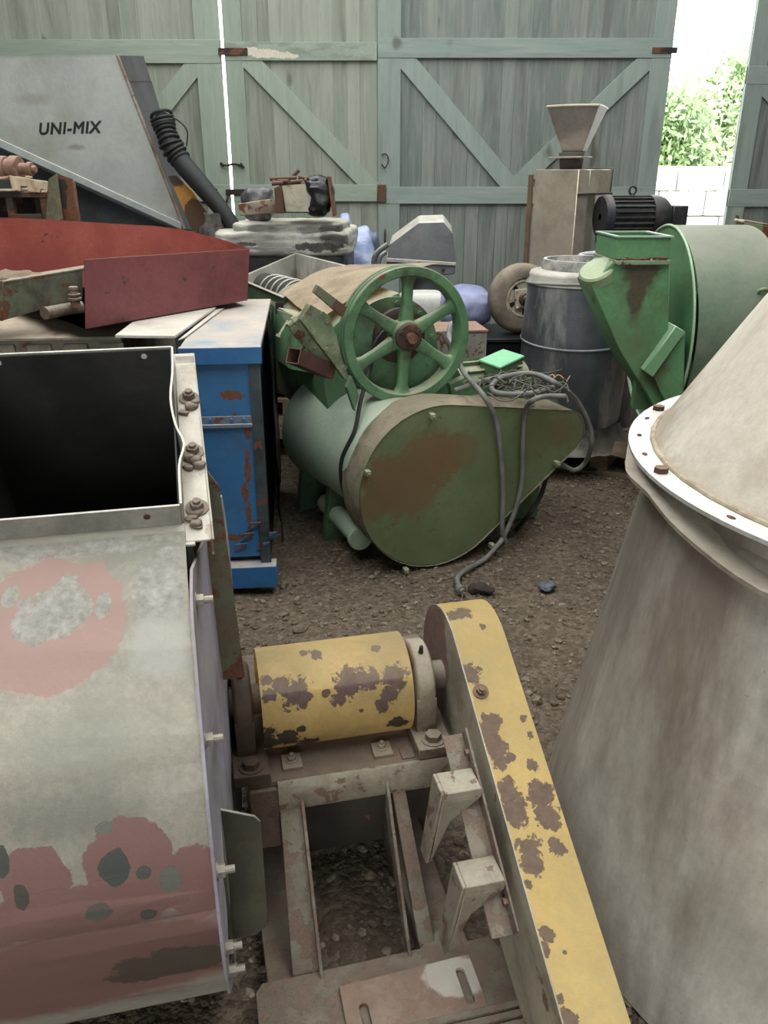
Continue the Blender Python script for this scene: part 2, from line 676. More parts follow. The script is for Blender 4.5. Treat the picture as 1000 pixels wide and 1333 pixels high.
# bare wood where the paint has gone from the upper rail
for ch_ in d2.children:
    if ch_.name.startswith('rail') and max(v.co.z for v in ch_.data.vertices) > 2.5:
        BW = ((206, 198, 182), (186, 176, 160))
        remat(ch_, aged('rail_peeled', (152, 162, 149), (138, 148, 136), 4, .8, grime=(116, 122, 106), grime_amt=.4, streak=4, bump=.3,
                        patches=survey(ch_, [(326, 67, (20, 20, 5), BW, .06, 1.0, 12), (350, 70, (24, 20, 5), BW, .06, 1.0, 12), (374, 73, (14, 20, 3), BW, .06, 1.0, 12)])))
# the door hardware
FB = Fr(0, YB, 0)
obj('latch_strap', B().box(FB, -1.42, -1.17, -.042, -.030, 2.52, 2.575), M['iron'], d2, bevel=.002)
obj('latch_strap', B().box(FB, -1.44, -1.16, -.045, -.030, 1.40, 1.45), M['iron'], d2, bevel=.002)
obj('latch_plate', B().box(FB, -.06, .02, -.05, -.030, 1.34, 1.49), M['rustm'], d3, bevel=.004)
obj('handle', B().tube([FB(.01, -.03, 1.10), FB(.01, -.07, 1.09), FB(.01, -.07, .98), FB(.01, -.03, .97)], .008), M['iron'], d3)
obj('hook', B().tube([FB(-.02, -.03, 1.74), FB(.02, -.06, 1.74), FB(.04, -.06, 1.69), FB(.01, -.06, 1.63), FB(-.02, -.04, 1.66)], .006), M['iron'], d3)
obj('latch_strap', B().box(FB, 2.30, 2.515, -.04, -.030, 2.535, 2.58), M['iron'], d3, bevel=.002)
obj('hook', B().tube([FB(-1.52, -.03, 1.45), FB(-1.56, -.06, 1.42), FB(-1.57, -.06, 1.33), FB(-1.50, -.05, 1.27), FB(-1.44, -.05, 1.34), FB(-1.41, -.05, 1.44)], .008), M['iron'], d1)
obj('wire_tie', B().tube([FB(-1.46, -.04, 1.655), FB(-1.41, -.06, 1.65), FB(-1.34, -.05, 1.66), FB(-1.27, -.04, 1.64)], .009).tube([FB(-1.47, -.04, 1.67), FB(-1.44, -.05, 1.645)], .012).tube([FB(-1.29, -.04, 1.665), FB(-1.26, -.05, 1.63)], .012), M['iron'], d2)
obj('handle', B().tube([FB(3.25, -.03, 1.22), FB(3.25, -.06, 1.20), FB(3.25, -.06, 1.08), FB(3.25, -.03, 1.06)], .01), M['iron'], d4)

M['shellwood'] = wood('shed_boards', (120, 126, 116), (104, 110, 102), (140, 140, 128), .4, (84, 84, 78))
M['ceiling_tone'] = plain('ceiling_tone', (128, 124, 116), .9, var=.15, scale=2)  # tone of the unseen ceiling, set to hold down bounced light
b = B().box(W0, XL, -3.75, YB, YB + .05, 0, ZR).box(W0, -3.75, XR, YB, YB + .05, ZD, ZR)
struct('wall_back', b, M['shellwood'])
struct('wall_left', B().box(W0, XL - .06, XL, YF, YB + .05, 0, ZR), M['shellwood'])
struct('wall_right', B().box(W0, XR, XR + .06, YF, YB + .05, 0, ZR), M['shellwood'])
b = B().box(W0, XL, -1.7, YF - .05, YF, 0, ZR).box(W0, 1.7, XR, YF - .05, YF, 0, ZR).box(W0, -1.7, 1.7, YF - .05, YF, 3.2, ZR)  # unseen front wall with a doorway, added to cut frontal fill light
struct('wall_front_added', b, M['shellwood'])
# unseen roof, its two long open skylight bays shaped to brighten the back
b = B()
xs = [XL - .06, -3.4, -1.5, -.6, 1.6, 2.6, 4.2, XR + .06]
SKY = [(-2.6, -.4), (.7, 2.7)]
edges = [XL - .06] + [q for s_ in SKY for q in s_] + [XR + .06]
for i in range(0, len(edges), 2):
    b.box(W0, edges[i], edges[i + 1], YF, YB + .05, ZR, ZR + .08)
for (a0, a1) in SKY:
    b.box(W0, a0, a1, YF, -1.0, ZR, ZR + .08).box(W0, a0, a1, 7.7, YB + .05, ZR, ZR + .08)
struct('ceiling', b, M['ceiling_tone'])
for (a0, a1) in SKY:
    portal(((a0 + a1) / 2, 3.35, ZR + .04), (0, 0, 0), a1 - a0, 8.7)
portal((0, YF + .02, 1.6), (R(90), 0, 0), 3.4, 3.2)
portal((2.81, YB + .2, 1.75), (R(-90), 0, 0), .68, 3.5)
#@@MORE

# ------------------------------------------------------------------ outside the doorway
M['outground'] = plain('outside_gravel', (190, 186, 176), .95, var=.2, scale=1.5)
struct('ground_outside', B().box(W0, -12, 30, YB + .31, 60, -.1, -.02), M['outground'])
M['whiteblock'] = plain('white_block', (226, 226, 222), .85, var=.1, scale=3)
b0 = None
nb = 0
for i in range(6):
    for k in range(4):
        x = 4.2 + i * .86 + (.3 if k % 2 else 0)
        bb = B().box(W0, x, x + .83, 16.0, 16.8, .02 + k * .43 - .03, .02 + k * .43 + .375).jitter(.01, 2, i + 4 * k)
        solo('white_block', bb, M['whiteblock'], 'pale concrete block stacked in the yard outside the doorway', 'block',
             'pale blocks stacked outside the doorway', bevel=.015)
M['leaf'] = plain('leaf', (168, 198, 140), .6, var=.35, scale=1.2)  # leaf green paled, the outdoor glare is put into the colour
M['leaf2'] = plain('leaf_glare', (186, 210, 158), .6, var=.3, scale=1.2)  # paler again, with more of the glare in it
M['bark'] = plain('bark', (96, 84, 70), .9)


def tree(x, y, h, w, seed, mat, label):
    r = random.Random(seed)
    T = thing('tree', label, 'tree', (x, y, -.02), 'trees outside the doorway')
    tr = B().cyl((x, y, -.05), (x, y, h * .45), .12, .07, 10)
    ends = []
    for k in range(9):
        an = k * 2.4 + r.uniform(-.3, .3)
        z = h * r.uniform(.3, .8)
        p0 = Vector((x, y, z * .55))
        p1 = Vector((x + math.cos(an) * w * r.uniform(.3, .7), y + math.sin(an) * w * .6, z))
        tr.tube([p0, (p0 + p1) / 2 + Vector((0, 0, .2)), p1], lambda q: .05 * (1 - q) + .012, 6, 3)
        ends.append(p1)
    obj('trunk', tr, M['bark'], T)
    lv, lf = [], []
    L = LOC[T.name]
    for k in range(5200):
        e = r.choice(ends)
        c = Vector((r.gauss(0, .42) * w, r.gauss(0, .42) * w, r.gauss(0, .16) * h)) * .62 + e.lerp(Vector((x, y, h * .55)), r.random() * .7)
        if c.z < .35:
            continue
        s = r.uniform(.07, .14)
        u = Vector((r.gauss(0, 1), r.gauss(0, 1), r.gauss(0, 1))).normalized()
        v = u.orthogonal().normalized()
        n0 = len(lv)
        lv += [c - L - u * s, c - L + v * s * .5, c - L + u * s, c - L - v * s * .5]
        lf.append((n0, n0 + 1, n0 + 2, n0 + 3))
    me = bpy.data.meshes.new('crown')
    me.from_pydata([tuple(q) for q in lv], [], lf)
    me.materials.append(mat)
    o = bpy.data.objects.new('crown', me)
    COL.objects.link(o)
    o.parent = T
    return T


tree(6.9, 22, 4.0, 1.3, 1, M['leaf'], 'bushy green tree outside, nearest the left edge of the doorway')
tree(9.6, 25.5, 5.4, 1.6, 2, M['leaf2'], 'tall pale green tree standing in the middle of the doorway view')
tree(12.4, 29, 5.2, 1.7, 3, M['leaf'], 'bushy green tree outside, nearest the right edge of the doorway')

# ------------------------------------------------------------------ 1  belt-driven blower in front, at the left
FA = Fr(-.301, 1.102, 13)
LB_ = FA(.05, .3, 0)
blower = thing('industrial_blower', 'belt-driven blower with peeling pink-and-cream fan housing and yellow belt guard, nearest the camera', 'blower', LB_)
CB, CZ = .42, .50


def rad(t):
    # the spiral radius, eased over its survey points
    return sum(rad0(t + d) * w for d, w in ((-16, 1), (-8, 2), (0, 3), (8, 2), (16, 1))) / 9 if t < 394 else rad0(t)


def rad0(t):  # spiral: degrees measured from +b towards +z
    pts = [(-90, .49), (0, .47), (60, .52), (116, .607), (150, .602), (180, .585), (220, .555), (270, .49)]
    if t > 270:
        t -= 360
    for (p, q), (r_, s_) in zip(pts, pts[1:]):
        if p <= t <= r_:
            return q + (s_ - q) * (t - p) / (r_ - p)
    return .5


def prof(t0, t1, n, k=0.0):
    out = []
    for i in range(n + 1):
        t = t0 + (t1 - t0) * i / n
        rr = rad(t) + k
        out.append((CB + rr * math.cos(R(t)), CZ + rr * math.sin(R(t))))
    return out


FW = -.43
pf = prof(116, 410, 72)
PINK = (200, 168, 157)
PINK_SHADE = (174, 134, 128)  # pink with the shade of the sheet curving under put in
CREAM = (212, 205, 190)
WHT = (206, 202, 192)
GREYG = (108, 112, 104)


def fp(u, v):
    return FA.on(u, v, b=.0)


def fpatch(u, v, ru, rv, c, soft=.05, wamp=.45, wsc=14, amt=1.0):
    return (u, v, (ru, 300, rv), c, soft, wamp * 1.6, wsc, amt)


ROUGHP = ((208, 204, 194), (168, 162, 150))
# rolled sheet of the scroll
b = B()
loops = []
for (q, z) in pf:
    loops.append([FA(FW, q, z), FA(0, q, z)])
b.loft(loops, close=False)
ret = bmesh.ops.solidify(b.bm, geom=b.bm.faces[:], thickness=.004)
housing = obj('fan_housing', b, M['iron'], blower, sharp=60)
FS = [fpatch(55, 818, 108, 64, PINK, .04, .30, 7), fpatch(66, 800, 46, 27, ROUGHP, .05, .45, 16), fpatch(134, 787, 10, 13, ROUGHP, .05, .4, 20),
      fpatch(14, 776, 10, 10, ROUGHP, .05, .4, 20), fpatch(212, 765, 36, 38, ROUGHP, .05, .45, 12), fpatch(205, 835, 45, 40, WHT, .4, .5, 12, .8),
      fpatch(60, 712, 170, 10, ROUGHP, .1, .5, 18),
      fpatch(120, 975, 130, 60, (172, 170, 156), .7, .5, 6, .5), fpatch(110, 1060, 110, 50, (148, 150, 140), .7, .5, 6, .5),
      fpatch(165, 1128, 58, 62, PINK_SHADE, .04, .30, 9), fpatch(40, 1150, 42, 50, PINK_SHADE, .04, .35, 9), fpatch(110, 1185, 150, 42, PINK_SHADE, .05, .3, 9), fpatch(120, 1268, 300, 118, (156, 120, 112), .3, .2, 7),  # lowest patch darker still, underside shade put into the pink
      fpatch(255, 1150, 35, 60, PINK_SHADE, .06, .35, 9),
      fpatch(150, 1130, 20, 27, GREYG, .06, .3, 20), fpatch(136, 1078, 12, 9, (150, 150, 138), .06, .3, 20),
      fpatch(188, 1136, 10, 10, (118, 118, 112), .06, .3, 20), fpatch(222, 1145, 13, 20, (146, 146, 136), .08, .3, 20),
      fpatch(128, 1188, 18, 15, (128, 124, 116), .06, .35, 20), fpatch(195, 1190, 11, 9, (112, 110, 102), .06, .35, 20),
      fpatch(28, 1170, 9, 20, (112, 108, 98), .06, .4, 20), fpatch(2, 1120, 10, 22, GREYG, .06, .4, 20),
      fpatch(225, 1255, 70, 40, (100, 96, 82), .10, .45, 10, .85)]
remat(housing, aged('fan_housing_paint', CREAM, (198, 190, 174), 5, .5, .0, grime=(172, 168, 154), grime_amt=.25, patches=survey(housing, FS), L=LB_, bump=.3, fine=.14))
mside = aged('fan_side_paint', (172, 166, 178), (148, 142, 156), 5, .5, grime=(120, 112, 108), grime_amt=.4, dust=DUST, dust_amt=.4)
b = B()
b.prism([FA(.0 + .095 * max(0, q - .03), q, z) for q, z in prof(124, 404, 72, .006)], FA.e1 * .005)
side = obj('side_plate', b, mside, blower, sharp=30)
side['label'] = 'purple-grey flat side plate of the fan housing'
b = B()
b.prism([FA(FW - .005, q, z) for q, z in prof(124, 404, 72, .006)], FA.e1 * .005)
obj('side_plate', b, mside, blower, sharp=30)
# rim angle along the side plate edge
for t_ in (128, 150, 172, 192, 206, 222):
    q, z = CB + (rad(t_) - .026) * math.cos(R(t_)), CZ + (rad(t_) - .026) * math.sin(R(t_))
    obj('bolt', B().bolt(FA(.005 + .095 * max(0, q - .03), q, z), FA.e1, .0115, .011, .015, .014), M['steelbolt'], side, sharp=30)
# outlet collar: the opening tilts towards the viewer
DV = Vector((.914, .407))
NV = Vector((-.407, .914))


def OC(a, s, n):  # along opening, along its normal
    q = Vector((.162, 1.088)) + DV * s + NV * n
    return FA(a, q.x, q.y)


OL = .448
AL, AR = -.395, -.004
th = .004
mduct = aged('outlet_sheet', (176, 172, 164), (150, 146, 138), 6, .45, .25, grime=(120, 116, 108), grime_amt=.5, dust=(196, 190, 178), dust_amt=.6)
mshade = aged('outlet_shaded', (60, 58, 54), (44, 43, 41), 5, .7, .1, grime=(34, 33, 32), grime_amt=.5)  # darkness down inside the outlet is put into the colour
b = B()
D0 = -.045


def wall4(b, A, C, A2, C2, nrm, th=.003):
    n = Vector(nrm).normalized() * th
    A, C, A2, C2 = map(Vector, (A, C, A2, C2))
    b.hexa([A, C, C + n, A + n, A2, C2, C2 + n, A2 + n])


ev = FA.e1
es = FA.e2 * DV.x + FA.e3 * DV.y
en = FA.e2 * NV.x + FA.e3 * NV.y
b.hexa([OC(AL, -th, D0), OC(AR, -th, D0), OC(AR, 0, D0), OC(AL, 0, D0), OC(AL, -th, 0), OC(AR, -th, 0), OC(AR, 0, 0), OC(AL, 0, 0)])
b.hexa([OC(AL, OL, D0), OC(AR, OL, D0), OC(AR, OL + th, D0), OC(AL, OL + th, D0), OC(AL, OL, 0), OC(AR, OL, 0), OC(AR, OL + th, 0), OC(AL, OL + th, 0)])
b.hexa([OC(AL - th, -th, D0), OC(AL, -th, D0), OC(AL, OL + th, D0), OC(AL - th, OL + th, D0), OC(AL - th, -th, 0), OC(AL, -th, 0), OC(AL, OL + th, 0), OC(AL - th, OL + th, 0)])
# right wall of the collar, bent in the middle
ll = []
for i in range(25):
    s_ = OL * i / 24
    w = .012 * math.exp(-((s_ - .15) / .035) ** 2) - .008 * math.exp(-((s_ - .28) / .07) ** 2)
    ll.append([OC(AR + w * .2, s_, D0), OC(AR + w, s_, 0.001), OC(AR + w + th, s_, 0.001), OC(AR + w * .2 + th, s_, D0)])
b.loft(ll, caps=True)
collar = obj('outlet_collar', b, mduct, blower, sharp=30)
# inner throat going down into the housing
b = B()
IN = -.56
t2 = .003
for (a_, c_, s0, s1) in ((AL, AL + t2, 0, OL), (AR - t2, AR, 0, OL), (AL, AR, 0, t2), (AL, AR, OL - t2, OL)):
    b.hexa([OC(a_, s0, IN), OC(c_, s0, IN), OC(c_, s1, IN), OC(a_, s1, IN), OC(a_, s0, -.004), OC(c_, s0, -.004), OC(c_, s1, -.004), OC(a_, s1, -.004)])
b.hexa([OC(AL, 0, IN - .01), OC(AR, 0, IN - .01), OC(AR, OL, IN - .01), OC(AL, OL, IN - .01), OC(AL, 0, IN), OC(AR, 0, IN), OC(AR, OL, IN), OC(AL, OL, IN)])
th_ = obj('outlet_throat', b, mshade, blower)
th_['label'] = 'dark inside of the square fan outlet'
mhole = plain('lit_hole', (225, 222, 212), .6)  # pale tone stands in for light showing through holes in the lip
for s_, a_ in ((OL - .004, AR - .055), (OL - .004, AL + .06)):
    obj('hole_disc', B().cyl(OC(a_, s_ + .004, -.017), OC(a_, s_ - .0008, -.017), .0058, n=14), mhole, collar)
for s_, a_ in ((-th, AR - .055), (-th, AL + .06)):  # dark discs stand in for the unlit holes of the near lip
    obj('hole_disc', B().cyl(OC(a_, s_ + .002, -.02), OC(a_, s_ - .0012, -.02), .0058, n=14), M['iron'], collar)
# flange strips round the collar
mflange = aged('flange_metal', (184, 178, 166), (160, 152, 140), 7, .6, .1, grime=(134, 122, 108), grime_amt=.45, rust=((112, 92, 78), (134, 112, 94)), rust_amt=.25, dust=(200, 192, 178), dust_amt=.5)
b = B()
b.hexa([OC(AR + .004, -.045, D0 - .005), OC(AR + .052, -.045, D0 - .005), OC(AR + .045, OL + .03, D0 - .005), OC(AR + .004, OL + .03, D0 - .005),
        OC(AR + .004, -.045, D0), OC(AR + .052, -.045, D0), OC(AR + .045, OL + .03, D0), OC(AR + .004, OL + .03, D0)])
b.hexa([OC(FW, -.052, D0 - .006), OC(AR + .02, -.052, D0 - .006), OC(AR + .02, 0, D0 - .006), OC(FW, 0, D0 - .006),
        OC(FW, -.052, D0 - .001), OC(AR + .02, -.052, D0 - .001), OC(AR + .02, 0, D0 - .001), OC(FW, 0, D0 - .001)])
b.hexa([OC(FW, OL + .004, D0 - .005), OC(AR + .045, OL + .004, D0 - .005), OC(AR + .045, OL + .04, D0 - .005), OC(FW, OL + .04, D0 - .005),
        OC(FW, OL + .004, D0), OC(AR + .045, OL + .004, D0), OC(AR + .045, OL + .04, D0), OC(FW, OL + .04, D0)])
b.hexa([OC(AR + .0455, -.045, D0 - .04), OC(AR + .05, -.045, D0 - .04), OC(AR + .045, OL + .03, D0 - .04), OC(AR + .041, OL + .03, D0 - .04),
        OC(AR + .0455, -.045, D0), OC(AR + .05, -.045, D0), OC(AR + .045, OL + .03, D0), OC(AR + .041, OL + .03, D0)])
flange = obj('outlet_flange', b, mflange, blower, bevel=.001)
mcr = aged('crusted_bolt', (118, 104, 94), (92, 78, 68), 22, .9, .1, dust=(160, 146, 130), dust_amt=.6, bump=.5)
for s_ in (.03, .175, .335):
    q = B().bolt(OC(AR + .027, s_, D0), en, .012, .012, .006, .02)
    for k in range(5):
        c = OC(AR + .027 + random.uniform(-.012, .014), s_ + random.uniform(-.045, .0), D0)
        q.lump(Fr(c.x, c.y, 0), -.010, .010, -.012, .012, c.z - .004, c.z + .008 * random.random() + .003, 3, 3, .005, 60, k)
    obj('bolt', q, mcr, flange)
# stiffener angles on the side plate
mgr = aged('bracket_green', (112, 112, 92), (96, 98, 82), 7, .7, .1, grime=(96, 74, 56), grime_amt=.5, rust=RUST, rust_amt=.55, rust_scale=9, dust=DUSTD, dust_amt=.5)
b = B()
b.slab([FA(.007, .33, 1.11), FA(.045, .33, 1.085), FA(.066, .33, 1.05), FA(.085, .33, .62), FA(.007, .33, .62)], .006)
obj('stiffener', b, mgr, blower, bevel=.001)['label'] = 'rusty green stiffener plate behind the outlet'
mgr2 = aged('bracket_grey', (90, 84, 70), (74, 70, 58), 8, .7, .1, grime=(64, 62, 54), grime_amt=.5, rust=((70, 60, 50), (86, 74, 62)), rust_amt=.4, rust_scale=16, dust=(206, 200, 188), dust_amt=.7)
b = B()
b.slab([FA(.012, .02, .56), FA(.075, .02, .53), FA(.085, .02, .515), FA(.085, .02, .26), FA(.06, .02, .24), FA(.012, .02, .24)], .006)
b.slab([FA(.0115, .02, .56), FA(.0115, .02, .24), FA(.0115, -.055, .25), FA(.0115, -.06, .50)], -.005)
obj('stiffener', b, mgr2, blower, bevel=.001)['label'] = 'grey angle plate with dusty top edge in front of the shaft'

# shaft, cover and bearings
myel = (222, 192, 124)
YR = ((104, 84, 78), (128, 104, 92))


def cpatch(u, v, r1, c, wamp=.5, soft=.06, wsc=22, k=.0018, bb=None, am=None):
    return (FA.on(u, v, b=.32), (r1 * k, .1, r1 * k), c, soft, wamp, wsc)


CS = [(u, v, r_ * 1.05, YR, .05, 1.3, 55) for u, v, r_ in ((385, 905, 20), (365, 890, 10), (345, 885, 8), (350, 905, 9), (455, 888, 19), (478, 884, 15), (440, 912, 9), (425, 902, 5),
      (515, 880, 16), (508, 905, 11), (497, 918, 9), (412, 852, 9), (395, 850, 5), (490, 845, 6), (470, 925, 3), (392, 886, 4), (340, 915, 8))]
CS += [(u, v, r_ * 1.1, ((72, 68, 60), (96, 80, 68)), .05, 1.2, 50) for u, v, r_ in ((345, 968, 20), (375, 962, 14), (400, 966, 14), (430, 966, 10), (500, 955, 14), (518, 940, 12), (393, 948, 5), (350, 952, 8), (465, 972, 12))]
mcov = aged('yellow_cover_paint', myel, (204, 166, 92), 6, .5, grime=(170, 142, 88), grime_amt=.35, L=LB_)
SC = (CB, CZ)


def AX(a, db=0, dz=0):
    return FA(a, CB + db, CZ + dz)


b = B()
b.lathe(AX(.115), FA.e1, [(0, .113), (.335, .113)], 56, arc=(R(-245), R(60)), ref=Vector((0, 0, 1)).cross(FA.e1) * -1)
bmesh.ops.solidify(b.bm, geom=b.bm.faces[:], thickness=.003)
cover = obj('shaft_cover', b, mcov, blower, sharp=50)
remat(cover, aged('yellow_cover_paint', myel, (200, 172, 112), 6, .5, grime=(176, 152, 106), grime_amt=.3, patches=survey(cover, CS), L=LB_, fine=.08, bump=.35, dust=(214, 196, 158), dust_amt=.2, dust_lo=.8))
cover['label'] = 'yellow flaking half-round cover over the shaft'
mbear = aged('bearing_metal', (150, 142, 122), (118, 104, 88), 10, .7, .1, grime=(88, 72, 60), grime_amt=.55, rust=RUST, rust_amt=.3, dust=DUST, dust_amt=.4)
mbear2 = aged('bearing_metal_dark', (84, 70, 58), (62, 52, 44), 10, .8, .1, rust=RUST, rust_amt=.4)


def bearing(a0, a1, r, mat, dk):
    q = B()
    q.lathe(AX(a0), FA.e1, [(0, .034), (0, r - .01), (.006, r), (a1 - a0 - .006, r), (a1 - a0, r - .01), (a1 - a0, .034)], 40)
    q.hexa([FA(a0, CB - r, CZ - .105), FA(a1, CB - r, CZ - .105), FA(a1, CB + r, CZ - .105), FA(a0, CB + r, CZ - .105),
            FA(a0, CB - r, CZ), FA(a1, CB - r, CZ), FA(a1, CB + r, CZ), FA(a0, CB + r, CZ)])
    q.box(FA, a0 - .012, a1 + .024, CB - .155, CB + .155, CZ - .112, CZ - .085)
    o = obj('bearing', q, mat, blower, bevel=.002)
    for sg in (-1, 1):
        obj('bolt', B().bolt(FA((a0 + a1) / 2 + .006, CB + sg * .125, CZ - .085), (0, 0, 1), .019, .014, 0, .027), mat, o)
    obj('grease_nipple', B().cyl(AX((a0 + a1) / 2, -.03, r - .005), AX((a0 + a1) / 2, -.034, r + .014), .006, .004, 8), M['iron'], o)
    return o


bearing(.056, .098, .088, mbear2, 1)
bearing(.462, .508, .092, mbear, 0)
mshaft = aged('shaft_steel', (112, 98, 84), (88, 72, 62), 9, .6, .2, rust=RUST, rust_amt=.4, dust=DUST, dust_amt=.5)
obj('shaft', B().cyl(AX(-.02), AX(.62), .034, n=28).cyl(AX(.006), AX(.03), .075, n=28), mshaft, blower)

# pedestal under the shaft
mped = aged('pedestal_paint', (124, 114, 100), (104, 92, 80), 9, .8, .05, grime=(74, 60, 50), grime_amt=.65, rust=((92, 72, 62), (112, 92, 80)), rust_amt=.6, rust_scale=20, dust=(132, 118, 102), dust_amt=.45, bump=.6)
mface = aged('pedestal_face', (158, 150, 132), (142, 133, 116), 8, .5, .1, grime=(108, 96, 82), grime_amt=.35, rust=((98, 78, 66), (120, 98, 84)), rust_amt=.35, rust_scale=26)
PT = CZ - .112
b = B()
b.box(FA, .075, .59, .27, .785, PT - .014, PT)
b.box(FA, .075, .135, .26, .275, .215, PT - .014)
ped = obj('pedestal', b, mped, blower, bevel=.002)
obj('inner_wall', B().box(FA, .10, .56, .44, .455, 0.0, PT - .014).box(FA, .10, .115, .455, .76, 0, PT - .014).box(FA, .545, .56, .455, .76, 0, PT - .014), aged('inner_wall_shaded', (66, 58, 50), (48, 42, 38), 6, .85, rust=RUST, rust_amt=.25), ped, bevel=.002)  # shade under the overhanging top is put into this dark tone
b = B()
lo = []
for a_ in (.135, .545):
    lo.append([FA(a_, .262, PT - .002), FA(a_, .256, PT - .02), FA(a_, .256, PT - .062), FA(a_, .263, PT - .078), FA(a_, .28, PT - .084),
               FA(a_, .28, PT - .07), FA(a_, .27, PT - .06), FA(a_, .27, PT - .002)])
b.loft(lo, caps=True)
obj('front_beam', b, mface, ped)
for (u, v) in ((380, 993), (497, 977)):
    p = U(u, v, z=PT)
    q = B().box(Fr(p.x, p.y, 13), -.022, .022, -.026, .022, PT, PT + .008).bolt((p.x, p.y, PT + .008), (0, 0, 1), .010, .009, .006, .014)
    obj('hold_down', q, mbear, ped, bevel=.001)
obj('shim_plate', B().box(FA, .45, .52, .285, .315, PT, PT + .006).box(FA, .415, .445, .275, .31, PT, PT + .004), mped, ped, bevel=.001)
b = B().box(FA, .02, .09, .80, .806, .30, .52)
obj('back_plate', b, mflange, ped)

# gusset angles and base frame
mbase = aged('base_frame_paint', (138, 132, 118), (116, 108, 95), 9, .75, .05, grime=(86, 72, 62), grime_amt=.6, rust=((98, 78, 68), (120, 98, 86)), rust_amt=.62, rust_scale=22, dust=(140, 127, 110), dust_amt=.4, bump=.6)
b = B()


def angle_iron(b, A, C, w, dside, ddown, th=.006):
    """an L section from A to C: a flange of width w along dside and a leg along ddown"""
    A, C = Vector(A), Vector(C)
    ds, dd = Vector(dside).normalized(), Vector(ddown).normalized()
    for (p, q) in (((0, 0), (w, th)), ((0, 0), (th, w))):
        c = [(p[0], p[1]), (q[0], p[1]), (q[0], q[1]), (p[0], q[1])]
        b.hexa([A + ds * x + dd * y for x, y in c] + [C + ds * x + dd * y for x, y in c])


g1t, g1b = FA(.182, .262, PT - .04), FA(.182, .025, .062)
obj('gusset', B().hexa([g1t, g1t + ev * .007, g1t + ev * .007 + Vector((0, 0, -.05)), g1t + Vector((0, 0, -.05)),
                        g1b, g1b + ev * .007, g1b + ev * .007 + Vector((0, 0, -.045)), g1b + Vector((0, 0, -.045))]).hexa(
    [g1t - ev * .045 + en * -.02, g1t + en * -.02, g1t + en * -.026, g1t - ev * .045 + en * -.026,
     g1b - ev * .055 + en * -.02, g1b + en * -.02, g1b + en * -.026, g1b - ev * .055 + en * -.026]), mbase, blower, bevel=.001)
g2t, g2b = FA(.372, .262, PT - .03), FA(.372, .035, .06)
obj('gusset', B().hexa([g2t, g2t + ev * .007, g2t + ev * .007 + Vector((0, 0, -.09)), g2t + Vector((0, 0, -.09)),
                        g2b, g2b + ev * .007, g2b + ev * .007 + Vector((0, 0, -.05)), g2b + Vector((0, 0, -.05))]), mbase, blower, bevel=.001)
g3t, g3b = FA(.388, .275, PT - .06), FA(.402, .06, .062)
obj('gusset', B().hexa([g3t, g3t + ev * .03, g3t + ev * .03 + Vector((0, 0, -.03)), g3t + Vector((0, 0, -.03)),
                        g3b, g3b + ev * .034, g3b + ev * .034 + Vector((0, 0, -.03)), g3b + Vector((0, 0, -.03))]), mbase, blower, bevel=.001)
b = B()
b.box(FA, .075, .18, .02, .76, .0, .058).box(FA, .405, .50, .02, .76, .0, .058)
base = obj('base_frame', b, mbase, blower, bevel=.003)
out = [(.048, -.34), (.57, -.34), (.57, .01), (.555, .05), (.505, .05), (.505, .085), (.44, .085), (.40, .055), (.18, .05), (.065, .05), (.05, .03)]
b = B().holes(FA, out, [], .058, .068)
obj('base_plate', b, mbase, base, bevel=.001)


def slot(cx, cy, w, l):
    return [(cx + w * math.cos(t), cy + l + w * math.sin(t)) for t in [R(q) for q in range(0, 181, 30)]] + \
           [(cx + w * math.cos(t), cy - l + w * math.sin(t)) for t in [R(q) for q in range(180, 361, 30)]]


mslot = aged('slotted_plate_paint', (142, 124, 110), (124, 104, 92), 12, .7, .05, grime=(104, 80, 68), grime_amt=.5, rust=((110, 80, 66), (128, 100, 86)), rust_amt=.6, rust_scale=30, dust=(156, 138, 122), dust_amt=.35,
             patches=[(FA(.45, -.03, .08), (.07, .05, .05), (186, 182, 172), .15, .4, 20)], L=LB_)
b = B().holes(FA, [(.215, -.20), (.495, -.20), (.495, .012), (.215, .0)], [slot(.255, -.09, .009, .035), slot(.465, -.055, .009, .032)], .068, .078)
obj('slotted_plate', b, mslot, base, bevel=.001)
b = B()
for k in range(5):
    b.box(FA, .30 + k * .006, .60, -.135 - k * .022, -.117 - k * .022, .08, .095 + .004 * k)
b.box(FA, .30, .60, -.30, -.115, .078, .086)
obj('ribbed_cover', b, mbase, base, bevel=.003)

# belt guard: shaft pulley above, motor pulley below
GC0, GR0 = (CB, CZ), .165
GC1, GR1 = (-.40, .105), .10


def hull2(c0, r0, c1, r1, n=22):
    dx, dy = c1[0] - c0[0], c1[1] - c0[1]
    L = math.hypot(dx, dy)
    an = math.atan2(dy, dx)
    al = math.acos((r0 - r1) / L)
    out = []
    for i in range(n + 1):
        t = an + al + (2 * math.pi - 2 * al) * i / n
        out.append((c0[0] + r0 * math.cos(t), c0[1] + r0 * math.sin(t)))
    for i in range(n + 1):
        t = an - al + 2 * al * i / n
        out.append((c1[0] + r1 * math.cos(t), c1[1] + r1 * math.sin(t)))
    return out


